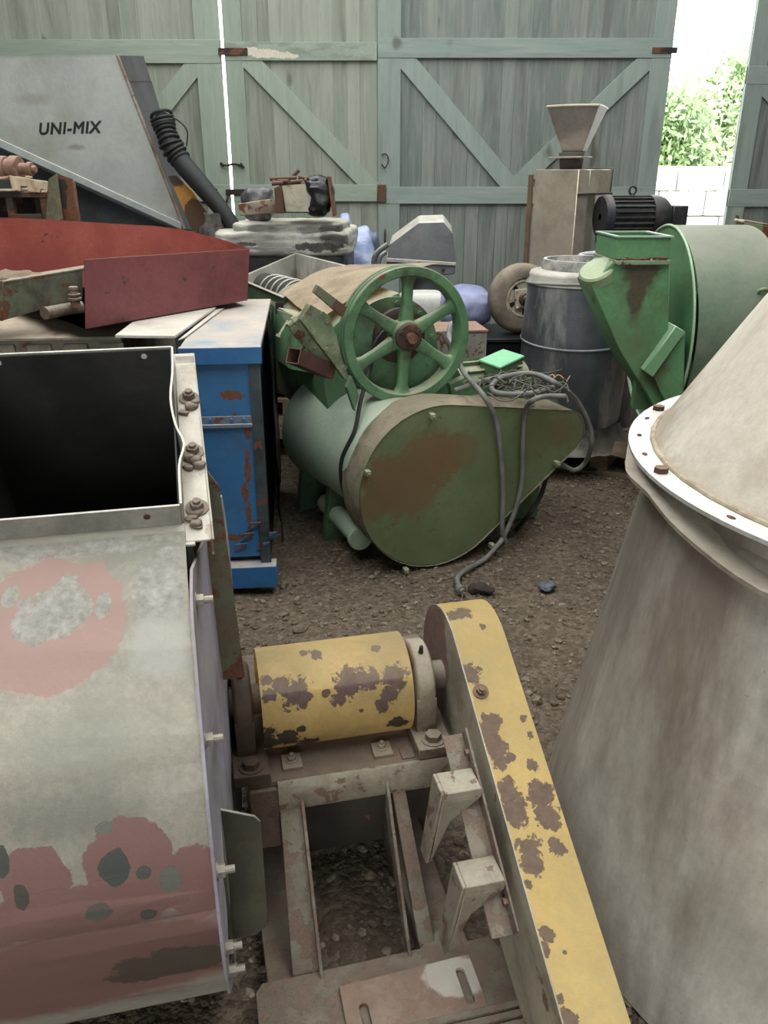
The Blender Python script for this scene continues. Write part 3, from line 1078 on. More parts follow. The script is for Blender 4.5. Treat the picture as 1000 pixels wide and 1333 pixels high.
GA0, GA1 = .55, .665
hl = hull2(GC0, GR0, GC1, GR1)
mkh = aged('guard_khaki', (182, 175, 154), (168, 160, 140), 5, .55, .05, grime=(116, 108, 92), grime_amt=.35, dust=DUST, dust_amt=.5, rust=((96, 80, 66), (120, 100, 84)), rust_amt=.12,
           patches=[(FA(.55, .48, .5), (.1, .12, .2), ((122, 98, 88), (92, 74, 66)), .2, .45, 12)], L=LB_)
GS = [(u, v, r_ * 1.1, YR, .05, 1.3, 60) for u, v, r_ in ((603, 797, 11), (592, 801, 9), (628, 815, 4), (612, 878, 13), (640, 940, 13), (635, 955, 15), (645, 975, 14), (652, 990, 11),
      (665, 985, 5), (692, 995, 7), (682, 935, 5), (690, 957, 5), (660, 1030, 16), (667, 1050, 15), (672, 1062, 13), (690, 1105, 16), (694, 1125, 15), (688, 1150, 6), (705, 1035, 16), (712, 1060, 15), (722, 1075, 8), (698, 1022, 8), (722, 1098, 9), (728, 1105, 8),
      (712, 1215, 9), (708, 1235, 8), (735, 1240, 3), (740, 1328, 12), (728, 1300, 6), (718, 1285, 6))]
mgu = aged('guard_yellow', (222, 184, 100), (212, 174, 96), 5, .5, grime=(196, 168, 110), grime_amt=.4, L=LB_, fine=.08, bump=.3,
           dust=(214, 192, 140), dust_amt=.4, dust_lo=.5)
b = B()
b.loft([[FA(GA0, q, z) for q, z in hl], [FA(GA1, q, z) for q, z in hl]])
bmesh.ops.solidify(b.bm, geom=b.bm.faces[:], thickness=.004)
guard = obj('belt_guard', b, mgu, blower, sharp=50)
remat(guard, aged('guard_yellow_flaked', (222, 194, 128), (212, 184, 120), 5, .5, grime=(200, 178, 126), grime_amt=.35, patches=survey(guard, GS), L=LB_, fine=.06, bump=.3, dust=(220, 196, 136), dust_amt=.12, dust_lo=.5))
guard['label'] = 'yellow flaking top strip of the long belt guard'
b = B()
hi = hull2(GC0, GR0 - .003, GC1, GR1 - .003)
b.prism([FA(GA0 - .003, q, z) for q, z in hull2(GC0, GR0 + .0003, GC1, GR1 + .0003)], ev * .0028)
obj('guard_plate', b, mkh, guard)['label'] = 'khaki flat side plate of the belt guard'
b = B()
b.prism([FA(GA1 - .007, q, z) for q, z in hi], ev * .003)
obj('guard_plate', b, mkh, guard)
gd = Vector((GC1[0] - GC0[0], GC1[1] - GC0[1])).normalized()
for s_ in (.13, .89):
    ang = math.atan2(gd.y, gd.x) - math.acos((GR0 - GR1) / math.hypot(GC1[0] - GC0[0], GC1[1] - GC0[1]))
    nn = Vector((math.cos(ang), math.sin(ang)))
    if nn.y < 0:
        nn = -nn
    p2 = Vector(GC0) + nn * GR0 + Vector((gd.y * 0 + gd.x, gd.y)) * s_
    # correct to the tangent surface
    p2 = Vector(GC0) + gd * s_ + nn * (GR0 + (GR1 - GR0) * s_ / .9)
    obj('bolt', B().bolt(FA(GA0 + .022, p2.x, p2.y), FA.e2 * nn.x + FA.e3 * nn.y, .011, .009, .006, .017), M['rustm'], guard)
# angle iron and two bent stand-offs on the guard's inner side
s0, s1 = FA(.468, .155, .535), FA(.468, -.165, .335)
b = B()
dl = (s1 - s0).normalized()
upn = ev.cross(dl).normalized()
if upn.z < 0:
    upn = -upn
b.hexa([s0, s0 + ev * .046, s0 + ev * .046 - upn * .005, s0 - upn * .005, s1, s1 + ev * .046, s1 + ev * .046 - upn * .005, s1 - upn * .005])
b.hexa([s0 + ev * .041, s0 + ev * .046, s0 + ev * .046 + upn * .03, s0 + ev * .041 + upn * .03, s1 + ev * .041, s1 + ev * .046, s1 + ev * .046 + upn * .03, s1 + ev * .041 + upn * .03])
obj('guard_angle', b, mbase, guard, bevel=.001)
for (q, z) in ((.055, .505), (-.085, .415)):
    b = B()
    w = .062
    pts = [(.545, z), (.455, z), (.405, z - .20), (.345, z - .26)]
    lo = []
    for (a_, zz) in pts[:3]:
        lo.append((a_, zz))
    b.hexa([FA(.508, q - w / 2, z), FA(.434, q - w / 2, z), FA(.434, q + w / 2, z), FA(.508, q + w / 2, z),
            FA(.508, q - w / 2, z - .02), FA(.430, q - w / 2, z - .02), FA(.430, q + w / 2, z - .02), FA(.508, q + w / 2, z - .02)])
    b.hexa([FA(.434, q - w / 2, z), FA(.427, q - w / 2, z), FA(.427, q + w / 2, z), FA(.434, q + w / 2, z),
            FA(.418, q + .03 - w / 3, z - .21), FA(.411, q + .03 - w / 3, z - .21), FA(.411, q + .03 + w / 3, z - .21), FA(.418, q + .03 + w / 3, z - .21)])
    b.hexa([FA(.508, q - w / 2, z - .02), FA(.430, q - w / 2, z - .02), FA(.430, q - w / 2 + .004, z - .02), FA(.508, q - w / 2 + .004, z - .02),
            FA(.45, q - w / 2 + .01, z - .08), FA(.418, q - w / 2 + .03, z - .20), FA(.418, q - w / 2 + .034, z - .20), FA(.45, q - w / 2 + .014, z - .08)])
    obj('stand_off', b, mface, guard, bevel=.0015)
for (s_) in (.12, .86):
    p = s0 + (s1 - s0) * s_ + ev * .041 + upn * .014
    obj('bolt', B().bolt(p, -ev, .008, .008), M['rustm'], guard)
#@@MORE

# ------------------------------------------------------------------ 2  steel cone vessel, right
VX, VY, VZ, VR = 1.27, 1.573, 1.028, .742
vessel = thing('cone_vessel', 'big dusty steel vessel with a cone top on a wide flange, at the right', 'vessel', (VX, VY, 0))
VO = Vector((VX, VY, 0))
mves = aged('vessel_steel', (222, 216, 204), (188, 180, 168), 2.2, .36, .25, grime=(120, 108, 97), grime_amt=.58, streak=.16, dust=(190, 180, 164), dust_amt=.4, fine=.12, bump=.15, spec=.4)
mcone = aged('vessel_cone_steel', (226, 218, 204), (204, 192, 176), 3.0, .5, .05, grime=(156, 138, 124), grime_amt=.4, streak=.6, dust=(206, 194, 174), dust_amt=.5, fine=.12, bump=.2)
mvfl = aged('vessel_flange_steel', (206, 206, 204), (180, 178, 172), 6, .5, .2, grime=(150, 142, 132), grime_amt=.4, dust=(212, 208, 200), dust_amt=.7)
body = obj('vessel_body', B().lathe(VO, (0, 0, 1), [(0, .858), (.02, .855), (.50, .769), (.93, .695), (.972, .689), (.978, .676), (VZ - .02, .676)], 96), mves, vessel, sharp=60)
q = B()
lo = []
for i in range(97):
    t_ = 2 * math.pi * i / 96
    w = .010 * noise.noise(Vector((math.cos(t_) * 4, math.sin(t_) * 4, 2)))
    wz = -.012 + .012 * noise.noise(Vector((math.cos(t_) * 3, math.sin(t_) * 3, 7)))
    e = Vector((math.cos(t_), math.sin(t_), 0))
    dg = math.degrees(t_)
    wz -= .048 * max(0, min(1, (dg - 184) / 26)) * max(0, min(1, (330 - dg) / 40)) if dg > 184 else 0
    lo.append([VO + e * .672 + Vector((0, 0, VZ - .03 + wz)), VO + e * (.740 + w) + Vector((0, 0, VZ - .024 + wz)), VO + e * (.744 + w) + Vector((0, 0, VZ - .012 + wz)), VO + e * .672 + Vector((0, 0, VZ - .012 + wz))])
q.loft(lo, close=True)
obj('lower_flange', q, aged('gasket_edge', (196, 186, 170), (160, 148, 132), 14, .9, dust=(206, 196, 180), dust_amt=.5, bump=.6), vessel, sharp=60)
# top flange lies slightly tipped, leaving a gap at the near right
TA = Vector((-.35, 1, 0)).normalized()
tip = Matrix.Rotation(R(0), 3, TA.cross(Vector((0, 0, 1))))


def tp(r, t_, z):
    p = Vector((r * math.cos(t_), r * math.sin(t_), 0))
    return VO + Vector((0, 0, VZ + .012)) + tip @ (p + Vector((0, 0, z)))


N = 96
q = B()
sl = []
lo = []
for i in range(N + 1):
    t_ = 2 * math.pi * i / N
    lo.append([tp(.665, t_, -.004), tp(.742, t_, -.004), tp(.742, t_, .004), tp(.665, t_, .004)])
q.loft(lo, close=True)
fl = obj('top_flange', q, mvfl, vessel, sharp=50)
q = B()
cp = [(.003, .686), (.012, .682), (.10, .630), (.25, .540), (.45, .418), (.65, .296), (.85, .174), (.90, .16)]
lo = [[tp(r, 2 * math.pi * i / N, z) for i in range(N)] for z, r in cp]
q.loft(lo, caps=True)
cone = obj('cone_top', q, mcone, vessel, sharp=60)
q = B().tube([tp(.690, 2 * math.pi * i / 48, .006) for i in range(49)], .006, 8, 1)
obj('weld_bead', q, aged('weld_crust', (196, 182, 158), (160, 142, 118), 20, .9, bump=.6, rust=RUST, rust_amt=.15), vessel)
mbr = M['rustm']
for t_ in (R(183), R(143.6), R(222), R(262), .4):
    o_ = tp(.716, t_, .004)
    obj('bolt', B().bolt(o_, (0, 0, 1), .015, .011, 0, .0), mbr, fl)
for k, t_ in enumerate((R(151), R(163), R(174), R(202))):
    d0 = Vector((-math.sin(t_), math.cos(t_), 0))
    d1_ = Vector((math.cos(t_), math.sin(t_), 0))
    c = tp(.718, t_, .0045)
    obj('slot', B().prism([c + d0 * .010 * math.cos(x) + d1_ * .0055 * math.sin(x) for x in [2 * math.pi * j / 14 for j in range(14)]], (0, 0, .0006)), M['iron'], fl)  # thin dark ovals stand in for the darkness of slot holes

# ------------------------------------------------------------------ 3  green screw mixer with the spoked flywheel
MF = Fr(.19, 3.2, 23)
MG = MF(.1, .6, 0)
mixer = thing('screw_mixer', 'green screw mixer with spoked flywheel and teardrop belt guard, in the middle of the floor', 'mixer', MG)
GRN = (96, 130, 96)
GRN2 = (80, 112, 82)
mgreen = aged('mixer_green', GRN, GRN2, 5, .55, grime=(70, 74, 56), grime_amt=.35, rust=RUST, rust_amt=.14, dust=(176, 164, 140), dust_amt=.75, L=MG)
mgreen2 = aged('wheel_green', (92, 128, 92), (76, 110, 78), 8, .5, grime=(62, 66, 50), grime_amt=.3, rust=RUST, rust_amt=.12, dust=(172, 166, 144), dust_amt=.6)
mdrum = aged('mixer_drum_green', (162, 186, 164), (128, 160, 134), 3.2, .5, grime=(150, 158, 144), grime_amt=.5, streak=.5, dust=(170, 170, 152), dust_amt=.55,
             patches=[(MF(-.06, .35, .72), (.10, .12, .1), ((96, 86, 76), (120, 110, 98)), .3, .6, 12)], L=MG)
mcovr = aged('dusty_cover', (218, 200, 174), (198, 178, 152), 5, .9, grime=(168, 148, 124), grime_amt=.35, streak=1)
# trough drum
b = B().lathe(MF(-.035, .19, .43), (MF.e2 - MF.e1 * .15), [(0, .03), (0, .262), (.012, .272), (.66, .272), (.66, .05)], 64)
obj('trough', b, mdrum, mixer, sharp=50)
b = B().cyl(MF(-.25, .18, .115), MF(-.25, .62, .115), .045, n=20).cyl(MF(-.25, .155, .115), MF(-.25, .185, .115), .055, n=20)
obj('drain_pipe', b, mdrum, mixer, bevel=.002)
for bb_ in (.45, .85):
    obj('foot', B().prism([MF(-.32, bb_, -.01), MF(.20, bb_, -.01), MF(.12, bb_, .3), MF(-.28, bb_, .3)], MF.e2 * .05), mgreen, mixer, bevel=.003)
# belt guard
hl = hull2((.045, .362), .362, (.665, .53), .105, 30)
b = B().loft([[MF(q, 0, z) for q, z in hl], [MF(q, .20, z) for q, z in hl]])
bmesh.ops.solidify(b.bm, geom=b.bm.faces[:], thickness=.004)
mrim = aged('guard_rim_dusty', (190, 180, 156), (164, 158, 132), 9, .85, grime=(104, 92, 74), grime_amt=.4, dust=(186, 172, 148), dust_amt=.8, bump=.6)
g = obj('belt_guard', b, mrim, mixer, sharp=50)
b = B().prism([MF(q, .006, z) for q, z in hull2((.045, .362), .357, (.665, .53), .100, 30)], MF.e2 * .004)
face = obj('guard_face', b, mgreen, g)
RC = ((108, 74, 52), (88, 84, 56))
sp = [(505, 628, 36, RC, .25, .6, 22, .9), (560, 600, 42, RC, .25, .55, 22, .9), (600, 588, 26, RC, .25, .55, 22, .9), (530, 640, 40, RC, .3, .6, 22, .8), (485, 660, 22, RC, .3, .6, 22, .8),
      (580, 595, 22, ((98, 68, 48), (108, 78, 54)), .6, .9, 30, .45),
      (700, 560, 40, ((100, 84, 56), (90, 92, 66)), .6, .7, 18, .6), (735, 560, 25, ((100, 72, 50), (90, 82, 60)), .6, .7, 18, .6), (640, 590, 60, ((84, 96, 66), (92, 104, 74)), .7, .6, 14, .5),
      (640, 710, 30, ((82, 70, 52), (96, 86, 64)), .7, .7, 18, .6)]
remat(face, aged('guard_face_green', (102, 114, 82), (90, 102, 72), 6, .6, grime=(92, 98, 66), grime_amt=.35, rust=RUST, rust_amt=.1, rust_scale=14, dust=DUSTD, dust_amt=.4, patches=survey(face, sp, 1.15), L=MG, bump=.35))
face['label'] = 'flat olive green face of the teardrop guard with a rust-brown patch'
mclip = aged('guard_clip', (128, 144, 110), (104, 116, 86), 16, .6, rust=RUST, rust_amt=.3, dust=DUST, dust_amt=.5)
for (u, v) in ((562, 541), (478, 615), (528, 742), (640, 710), (724, 603), (690, 526)):
    p = MF.on(u, v, b=-.004)
    cc = Fr(p.x, p.y, 23)
    obj('clip', B().box(cc, -.011, .011, -.022, .012, p.z - .011, p.z + .011).bolt(p - MF.e2 * .022, -MF.e2, .006, .006), mclip, g, bevel=.002)
# rotor housing behind the wheel
b = B()
ol = [(-.26, .50), (-.29, .72), (-.27, .96), (-.18, 1.03), (.07, 1.11), (.13, 1.00), (.22, .90), (.34, .70), (.38, .55), (.36, .42), (-.1, .40)]
b.prism([MF(q, .48, z) for q, z in ol], MF.e2 * .95)
obj('rotor_housing', b, mgreen, mixer, bevel=.004)
b = B().lathe(MF(.03, .48, .87), -MF.e2, [(0, .225), (.014, .225), (.014, .06)], 48)
for k in range(10):
    t_ = k * .628 + .2
    b.bolt(MF(.03 + .20 * math.cos(t_), .466, .87 + .20 * math.sin(t_)), -MF.e2, .010, .009)
obj('end_cover', b, mgreen, mixer, sharp=30)
mhub = aged('oily_hub', (74, 58, 48), (56, 46, 42), 14, .6, .2, rust=RUST, rust_amt=.3, dust=DUSTD, dust_amt=.4)
b = B().lathe(MF(.055, .46, .93), -MF.e2, [(0, .12), (.03, .12), (.05, .075), (.05, .03)], 36)
obj('bearing', b, mhub, mixer, sharp=30)
# flywheel
FC = Vector((.017, .30, .957))
RO, RI = .288, .246


def fw(r, t_, d):
    return MF(FC.x + r * math.cos(t_), FC.y + d, FC.z + r * math.sin(t_))


wheel = B()
prf = [(RI, -.035), (RI + .004, -.04), (RO - .004, -.04), (RO, -.036), (RO, -.024), (RO - .012, -.018), (RO - .012, -.010), (RO, -.004), (RO, .004), (RO - .012, .010), (RO - .012, .018), (RO, .024), (RO, .036), (RO - .004, .04), (RI + .004, .04), (RI, .035), (RI - .004, 0)]
lo = [[fw(r, 2 * math.pi * i / 96, d) for r, d in prf] for i in range(96)]
lo.append(lo[0])
wheel.loft(lo)
bmesh.ops.remove_doubles(wheel.bm, verts=wheel.bm.verts[:], dist=1e-5)
fly = obj('flywheel', wheel, mgreen2, mixer, sharp=35)
fly['label'] = 'green grooved flywheel rim with six spokes'
for k in range(6):
    t_ = R(90 + 60 * k - 3)
    s_ = B()
    lo = []
    for r, w, d in ((.05, .034, .026), (.085, .029, .023), (.15, .023, .018), (.21, .024, .018), (.235, .032, .022), (.252, .052, .03)):
        rt = Vector((math.cos(t_), 0, math.sin(t_)))
        tt = Vector((-math.sin(t_), 0, math.cos(t_)))
        ring = []
        for j in range(12):
            x = 2 * math.pi * j / 12
            cx, sx = math.cos(x), math.sin(x)
            cx = math.copysign(abs(cx) ** .6, cx)
            sx = math.copysign(abs(sx) ** .6, sx)
            pl = rt * r + tt * (w * cx)
            ring.append(MF(FC.x + pl.x, FC.y + d * sx, FC.z + pl.z))
        lo.append(ring)
    s_.loft(lo, caps=True)
    obj('spoke', s_, mgreen2, fly, sharp=45)
b = B().lathe(MF(FC.x, FC.y + .05, FC.z), -MF.e2, [(0, .055), (.02, .068), (.075, .068), (.085, .06), (.086, .02)], 40)
hub = obj('hub', b, mgreen2, fly, sharp=35)
b = B().lathe(MF(FC.x, FC.y - .03, FC.z), -MF.e2, [(0, .060), (.016, .060), (.022, .052), (.024, .025)], 36)
for k in range(3):
    t_ = R(30 + 120 * k)
    b.bolt(MF(FC.x + .042 * math.cos(t_), FC.y - .052, FC.z + .042 * math.sin(t_)), -MF.e2, .010, .010)
obj('taper_bush', b, mhub, hub, sharp=30)
obj('shaft', B().cyl(MF(FC.x, FC.y + .3, FC.z), MF(FC.x, FC.y - .085, FC.z), .022, n=20), aged('shaft_end', (140, 98, 76), (112, 80, 64), 20, .6, .2, rust=RUST, rust_amt=.4), hub)
# feed hopper with the screw, then the dusty cover
mhop = aged('hopper_steel', (196, 192, 182), (164, 160, 150), 5, .45, .3, grime=(128, 122, 112), grime_amt=.45, dust=(196, 188, 172), dust_amt=.6)
NL, NR, FR_, FL = MF(-.25, 1.2, 1.02), MF(.2, 1.44, 1.12), MF(.2, 2.42, 1.11), MF(-.25, 2.12, 1.01)
dn = Vector((0, 0, -.26))
cen = (NL + NR + FR_ + FL) / 4
b = B()
cor = [NL, NR, FR_, FL]
for i in range(4):
    A, C = cor[i], cor[(i + 1) % 4]
    Ai, Ci = A.lerp(cen, .02), C.lerp(cen, .02)
    A2, C2 = A.lerp(cen, .06) + dn, C.lerp(cen, .06) + dn
    Ai2, Ci2 = A.lerp(cen, .08) + dn, C.lerp(cen, .08) + dn
    b.hexa([A2, C2, Ci2, Ai2, A, C, Ci, Ai])
    Ao, Co = A.lerp(cen, -.05), C.lerp(cen, -.05)
    z_ = Vector((0, 0, .004))
    b.hexa([Ao - z_, Co - z_, Ci - z_, Ai - z_, Ao, Co, Ci, Ai])
hop = obj('feed_hopper', b, mhop, mixer, bevel=.001)
b = B()
for i in range(4):
    A, C = cor[i], cor[(i + 1) % 4]
    A, C = A.lerp(cen, -.015) + Vector((0, 0, -.012)), C.lerp(cen, -.015) + Vector((0, 0, -.012))
    A2, C2 = A.lerp(cen, .03) + Vector((0, 0, -.5)), C.lerp(cen, .03) + Vector((0, 0, -.5))
    Ai, Ci, Ai2, Ci2 = A.lerp(cen, .02), C.lerp(cen, .02), A2.lerp(cen, .02), C2.lerp(cen, .02)
    b.hexa([A2, C2, Ci2, Ai2, A, C, Ci, Ai])
b.face([q.lerp(cen, .03) + Vector((0, 0, -.27)) for q in cor])
obj('hopper_skirt', b, mgreen, hop)
dk = plain('hose_dark', (70, 66, 62), .6)
pa, pb = (NL + NR) / 2 + Vector((-.0, .0, -.125)), (FL + FR_) / 2 + Vector((-.03, -.05, -.14))
scr = B().cyl(pa, pb, .10, n=28)
so = obj('feed_screw', scr, dk, hop)
ax = (pb - pa).normalized()
for k in range(7):
    c = pa + ax * (.08 + .1 * k)
    x = ax.cross(Vector((0, 0, 1))).normalized()
    y = x.cross(ax)
    obj('flight', B().tube([c + (x * math.cos(t_) + y * math.sin(t_)) * .104 + ax * .02 * t_ / 6.28 for t_ in [6.2832 * j / 28 for j in range(29)]], .006, 6, 1), mhop, so)
for (u, v) in ((342, 361), (334, 371)):
    pass
b = B()
n1 = 14
rows = []
for i in range(n1 + 1):
    s_ = i / n1
    l_ = NL.lerp(MF(-.27, .50, 1.02), s_) + Vector((0, 0, .012 - .03 * math.sin(s_ * 3)))
    r_ = NR.lerp(MF(.33, .62, 1.20), s_) + Vector((0, 0, .012))
    rows.append([l_.lerp(r_, j / 10) + Vector((0, 0, .035 * math.sin(math.pi * j / 10) + .006 * noise.noise(Vector((s_ * 3, j * .4, 3))))) for j in range(11)])
b.loft(rows, close=False)
bmesh.ops.solidify(b.bm, geom=b.bm.faces[:], thickness=.004)
o_ = obj('top_cover', b, mcovr, mixer, sharp=50)
o_['label'] = 'tan dust-covered sheet between hopper and flywheel'
# linkage and clamp plates left of the wheel
def MP(u, v, bb):
    return MF.on(u, v, b=bb)


mlink = aged('linkage_green', (138, 150, 120), (112, 126, 98), 10, .6, grime=(84, 80, 60), grime_amt=.4, rust=RUST, rust_amt=.2, dust=(180, 172, 148), dust_amt=.6)
b = B().slab([MP(u, v, .30) for u, v in ((392, 417), (404, 396), (428, 410), (438, 436), (447, 470), (458, 498), (450, 495))], .05)
lk = obj('clamp_plate', b, mlink, mixer, bevel=.002)
for (u, v) in ((409, 434), (425, 455), (425, 418), (448, 478), (420, 408)):
    obj('bolt', B().bolt(MP(u, v, .30), -MF.e2, .010, .010), mlink, lk)
b = B().slab([MP(u, v, .24) for u, v in ((414, 371), (409, 381), (446, 413), (452, 400))], .03)
obj('lever', b, aged('lever_paint', (112, 118, 90), (98, 100, 78), 10, .6, patches=[(MP(448, 404, .24), .06, ((92, 64, 52), (84, 58, 48)), .1, .3)], L=MG, rust=RUST, rust_amt=.1), mixer, bevel=.002)
b = B().slab([MP(u, v, .40) for u, v in ((361, 403), (394, 415), (440, 478), (430, 485), (385, 440))], .012)
obj('clamp_plate', b, mlink, mixer, bevel=.001)
b = B().cyl(MP(364, 436, .36), MP(375, 418, .38), .007, n=10).cyl(MP(375, 424, .36), MP(404, 400, .36), .012, n=12).bolt(MP(382, 419, .36), MP(392, 410, .36) - MP(382, 419, .36), .02, .02).bolt(MP(364, 436, .36), Vector((-.4, -.3, -.6)), .013, .012)
obj('tension_rod', b, mlink, mixer)
for (u, v, u2, v2) in ((393, 455, 406, 438), (404, 460, 410, 452), (415, 468, 422, 459)):
    obj('rod', B().cyl(MP(u, v, .42), MP(u2, v2, .40), .007, n=8), mlink, mixer)
# rusty square tube
A, C = MP(382, 463, .22), MP(428, 483, .36)
d = (C - A).normalized()
x = d.cross(Vector((0, 0, 1))).normalized()
y = x.cross(d)
b = B()
w, t2 = .031, .004
lo = [[P_ + x * i * k + y * j * k for i, j in ((-1, -1), (1, -1), (1, 1), (-1, 1))] for P_, k in ((A, w), (C, w))]
b.loft([lo[0], lo[1]])
lo2 = [[P_ + x * i * k + y * j * k for i, j in ((-1, -1), (1, -1), (1, 1), (-1, 1))] for P_, k in ((A, w - t2), (C, w - t2))]
b.loft([lo2[0], lo2[1]])
b.loft([lo[0], lo2[0]])
obj('square_tube', b, aged('red_oxide', (92, 62, 54), (76, 52, 46), 10, .7, dust=(206, 190, 172), dust_amt=.4, rust=RUST, rust_amt=.2), mixer)['label'] = 'red-brown open square tube'
# dark framing under the linkage
b = B().prism([MF(q, .62, z) for q, z in ((-.40, .78), (-.24, .74), (-.24, .98), (-.34, 1.00))], MF.e2 * .36)
obj('side_box', b, mgreen, mixer, bevel=.003)
b = B().prism([MP(u, v, .20) for u, v in ((458, 490), (468, 515), (462, 535), (452, 505))], MF.e2 * .03)
obj('support_bracket', b, mgreen, mixer)
# drive motor, terminal box and foot bracket behind the guard's right end
mo = B().cyl(MF(.42, .62, .60), MF(.80, .62, .60), .13, n=28)
for k in range(14):
    t_ = k * 2 * math.pi / 14
    mo.hexa([MF(.46, .62 + .125 * math.cos(t_ - .05), .60 + .125 * math.sin(t_ - .05)), MF(.76, .62 + .125 * math.cos(t_ - .05), .60 + .125 * math.sin(t_ - .05)),
             MF(.76, .62 + .125 * math.cos(t_ + .05), .60 + .125 * math.sin(t_ + .05)), MF(.46, .62 + .125 * math.cos(t_ + .05), .60 + .125 * math.sin(t_ + .05)),
             MF(.46, .62 + .15 * math.cos(t_ - .04), .60 + .15 * math.sin(t_ - .04)), MF(.76, .62 + .15 * math.cos(t_ - .04), .60 + .15 * math.sin(t_ - .04)),
             MF(.76, .62 + .15 * math.cos(t_ + .04), .60 + .15 * math.sin(t_ + .04)), MF(.46, .62 + .15 * math.cos(t_ + .04), .60 + .15 * math.sin(t_ + .04))])
mot = obj('drive_motor', mo, mgreen, mixer, sharp=30)
obj('motor_base', B().box(MF, .36, .80, .24, .80, .40, .46).box(MF, .40, .76, .30, .34, .0, .40).box(MF, .40, .76, .70, .74, .0, .40), mgreen, mixer, bevel=.003)
tz = .745
TB = [U(u, v, z=tz) for u, v in ((623, 471), (651, 481), (683, 466), (655, 457))]
b = B().prism(TB, (0, 0, .012))
ce = sum(TB, Vector()) / 4
lid = aged('terminal_lid', (136, 204, 158), (122, 188, 144), 8, .5, dust=(160, 210, 176), dust_amt=.3)
tb = obj('terminal_box', B().prism([q.lerp(ce, .06) - Vector((0, 0, .08)) for q in TB], (0, 0, .08)), mgreen, mixer, bevel=.002)
obj('box_lid', b, lid, tb, bevel=.003)['label'] = 'light green lid of the terminal box'
b = B().prism([MP(u, v, .28) for u, v in ((586, 500), (612, 488), (618, 500), (604, 520), (590, 522))], MF.e2 * .04)
fb = obj('foot_bracket', b, mgreen2, mixer, bevel=.003)
obj('bolt', B().bolt(MP(606, 498, .28), -MF.e2, .014, .014), mlink, fb)
# wires lying on the motor
rs = random.Random(5)
b = B()
for k in range(46):
    c = U(rs.uniform(632, 728), rs.uniform(486, 516), z=.735)
    r = rs.uniform(.03, .07)
    a0 = rs.uniform(0, 6.28)
    z0 = rs.uniform(-.02, .035)
    b.tube([c + Vector((r * math.cos(a0 + t_) * 1.2, r * math.sin(a0 + t_), z0 + .015 * math.sin(3 * t_ + k))) for t_ in [i * .7 for i in range(rs.randint(4, 8))]], .0035, 5, 3)
t = NT('wire_tangle')
col = t.mix(t.math('GREATER_THAN', t.n('ShaderNodeNewGeometry').outputs['Random Per Island'], .93), lin((86, 84, 76)), lin((176, 132, 96)))
M['wires'] = t.finish(col, .7)
solo('wire_tangle', b, M['wires'], 'tangle of thin stripped wires heaped beside the light green terminal box', 'wires', kind='stuff')

# ------------------------------------------------------------------ cables over the mixer
PCAB = .011
ctop = .745
pl = [(520, 432, .52), (560, 445, .50), (584, 462, .42)]
c1 = B()
path = [MP(575, 432, .44), MP(590, 458, .40), MP(606, 488, .20)]
path += [MF.on(u, v, b=-.014) for u, v in ((628, 513),)]
path[-1].z = max(path[-1].z, .735)
path += [MF.on(u, v, b=-.016) for u, v in ((645, 545), (652, 590), (655, 640), (654, 690), (659, 706))]
c1.tube(path, PCAB, 10, 6)
solo('power_cable', c1, M['cable'], 'grey cable hanging from the flywheel straight down the teardrop guard, left of the other drop', 'cable', 'grey cables hung over the teardrop guard')
c2 = B()
path = [MP(592, 508, .22), U(640, 493, z=.765), U(690, 487, z=.77), U(716, 494, z=.76), U(722, 503, z=.75), U(690, 512, z=.745), U(650, 512, z=.75), U(640, 503, z=.76), U(655, 491, z=.775), U(690, 486, z=.785), U(722, 498, z=.78)]
path += [MF.on(u, v, b=.06) for u, v in ((750, 520), (768, 555), (770, 580))] + [MF.on(u, v, b=.12) for u, v in ((762, 602), (748, 612), (732, 605))]
c2.tube(path, PCAB, 10, 6)
solo('power_cable', c2, M['cable'], 'grey cable coiled on top of the guard and looping over its pointed right end', 'cable', 'grey cables hung over the teardrop guard')
c3 = B()
path = [U(735, 516, z=.745), U(712, 516, z=.755), U(694, 521, z=.76)] + [MF.on(u, v, b=-.016) for u, v in ((684, 535), (681, 575), (679, 630), (668, 672), (652, 705))]
g1 = [(632, 727), (608, 741), (596, 752), (597, 764)]
path += [MF.on(652, 705, b=-.03)] + [U(u, v, z=.012) for u, v in g1]
c3.tube(path, PCAB, 10, 6)
cab3 = thing('power_cable', 'grey cable dropping down the guard to a bare plug on the dirt', 'cable', U(600, 760, z=0), 'grey cables hung over the teardrop guard')
obj('lead', c3, M['cable'], cab3)
pe = U(597, 764, z=.012)
pd = (U(608, 776, z=.012) - pe).normalized()
mplug = aged('plug_metal', (150, 148, 142), (96, 92, 86), 20, .5, .3)
obj('plug', B().cyl(pe, pe + pd * .035, .016, .021, 14).cyl(pe + pd * .035, pe + pd * .05, .013, n=12), mplug, cab3)
for k in range(3):
    e_ = Vector((pd.y, -pd.x, 0)) * (.008 * (k - 1))
    obj('bare_wire', B().tube([pe + pd * .05, pe + pd * .075 + e_ * 2, pe + pd * .10 + e_ * 4 + Vector((0, 0, -.008))], .002, 5, 4), M['rustm'], cab3)
c4 = B().tube([MF.on(712, 620, b=.12), MF.on(704, 645, b=.10), MF.on(690, 668, b=.05), U(672, 690, z=.014), U(660, 700, z=.012), U(640, 716, z=.012)], .011, 8, 6)
solo('black_cable', c4, M['blackcable'], 'black cable sagging from under the pointed end of the guard to the dirt', 'cable')
c5 = B().tube([MP(505, 425, .38), MP(488, 448, .36), MP(482, 480, .34), MF.on(470, 520, b=.24), MF.on(462, 560, b=.18), MF.on(446, 595, b=.20), MF.on(444, 622, b=.22), MF.on(450, 650, b=.24)], .009, 8, 6)
solo('black_cable', c5, M['blackcable'], 'thin black cable curving down from the flywheel to the trough end', 'cable')
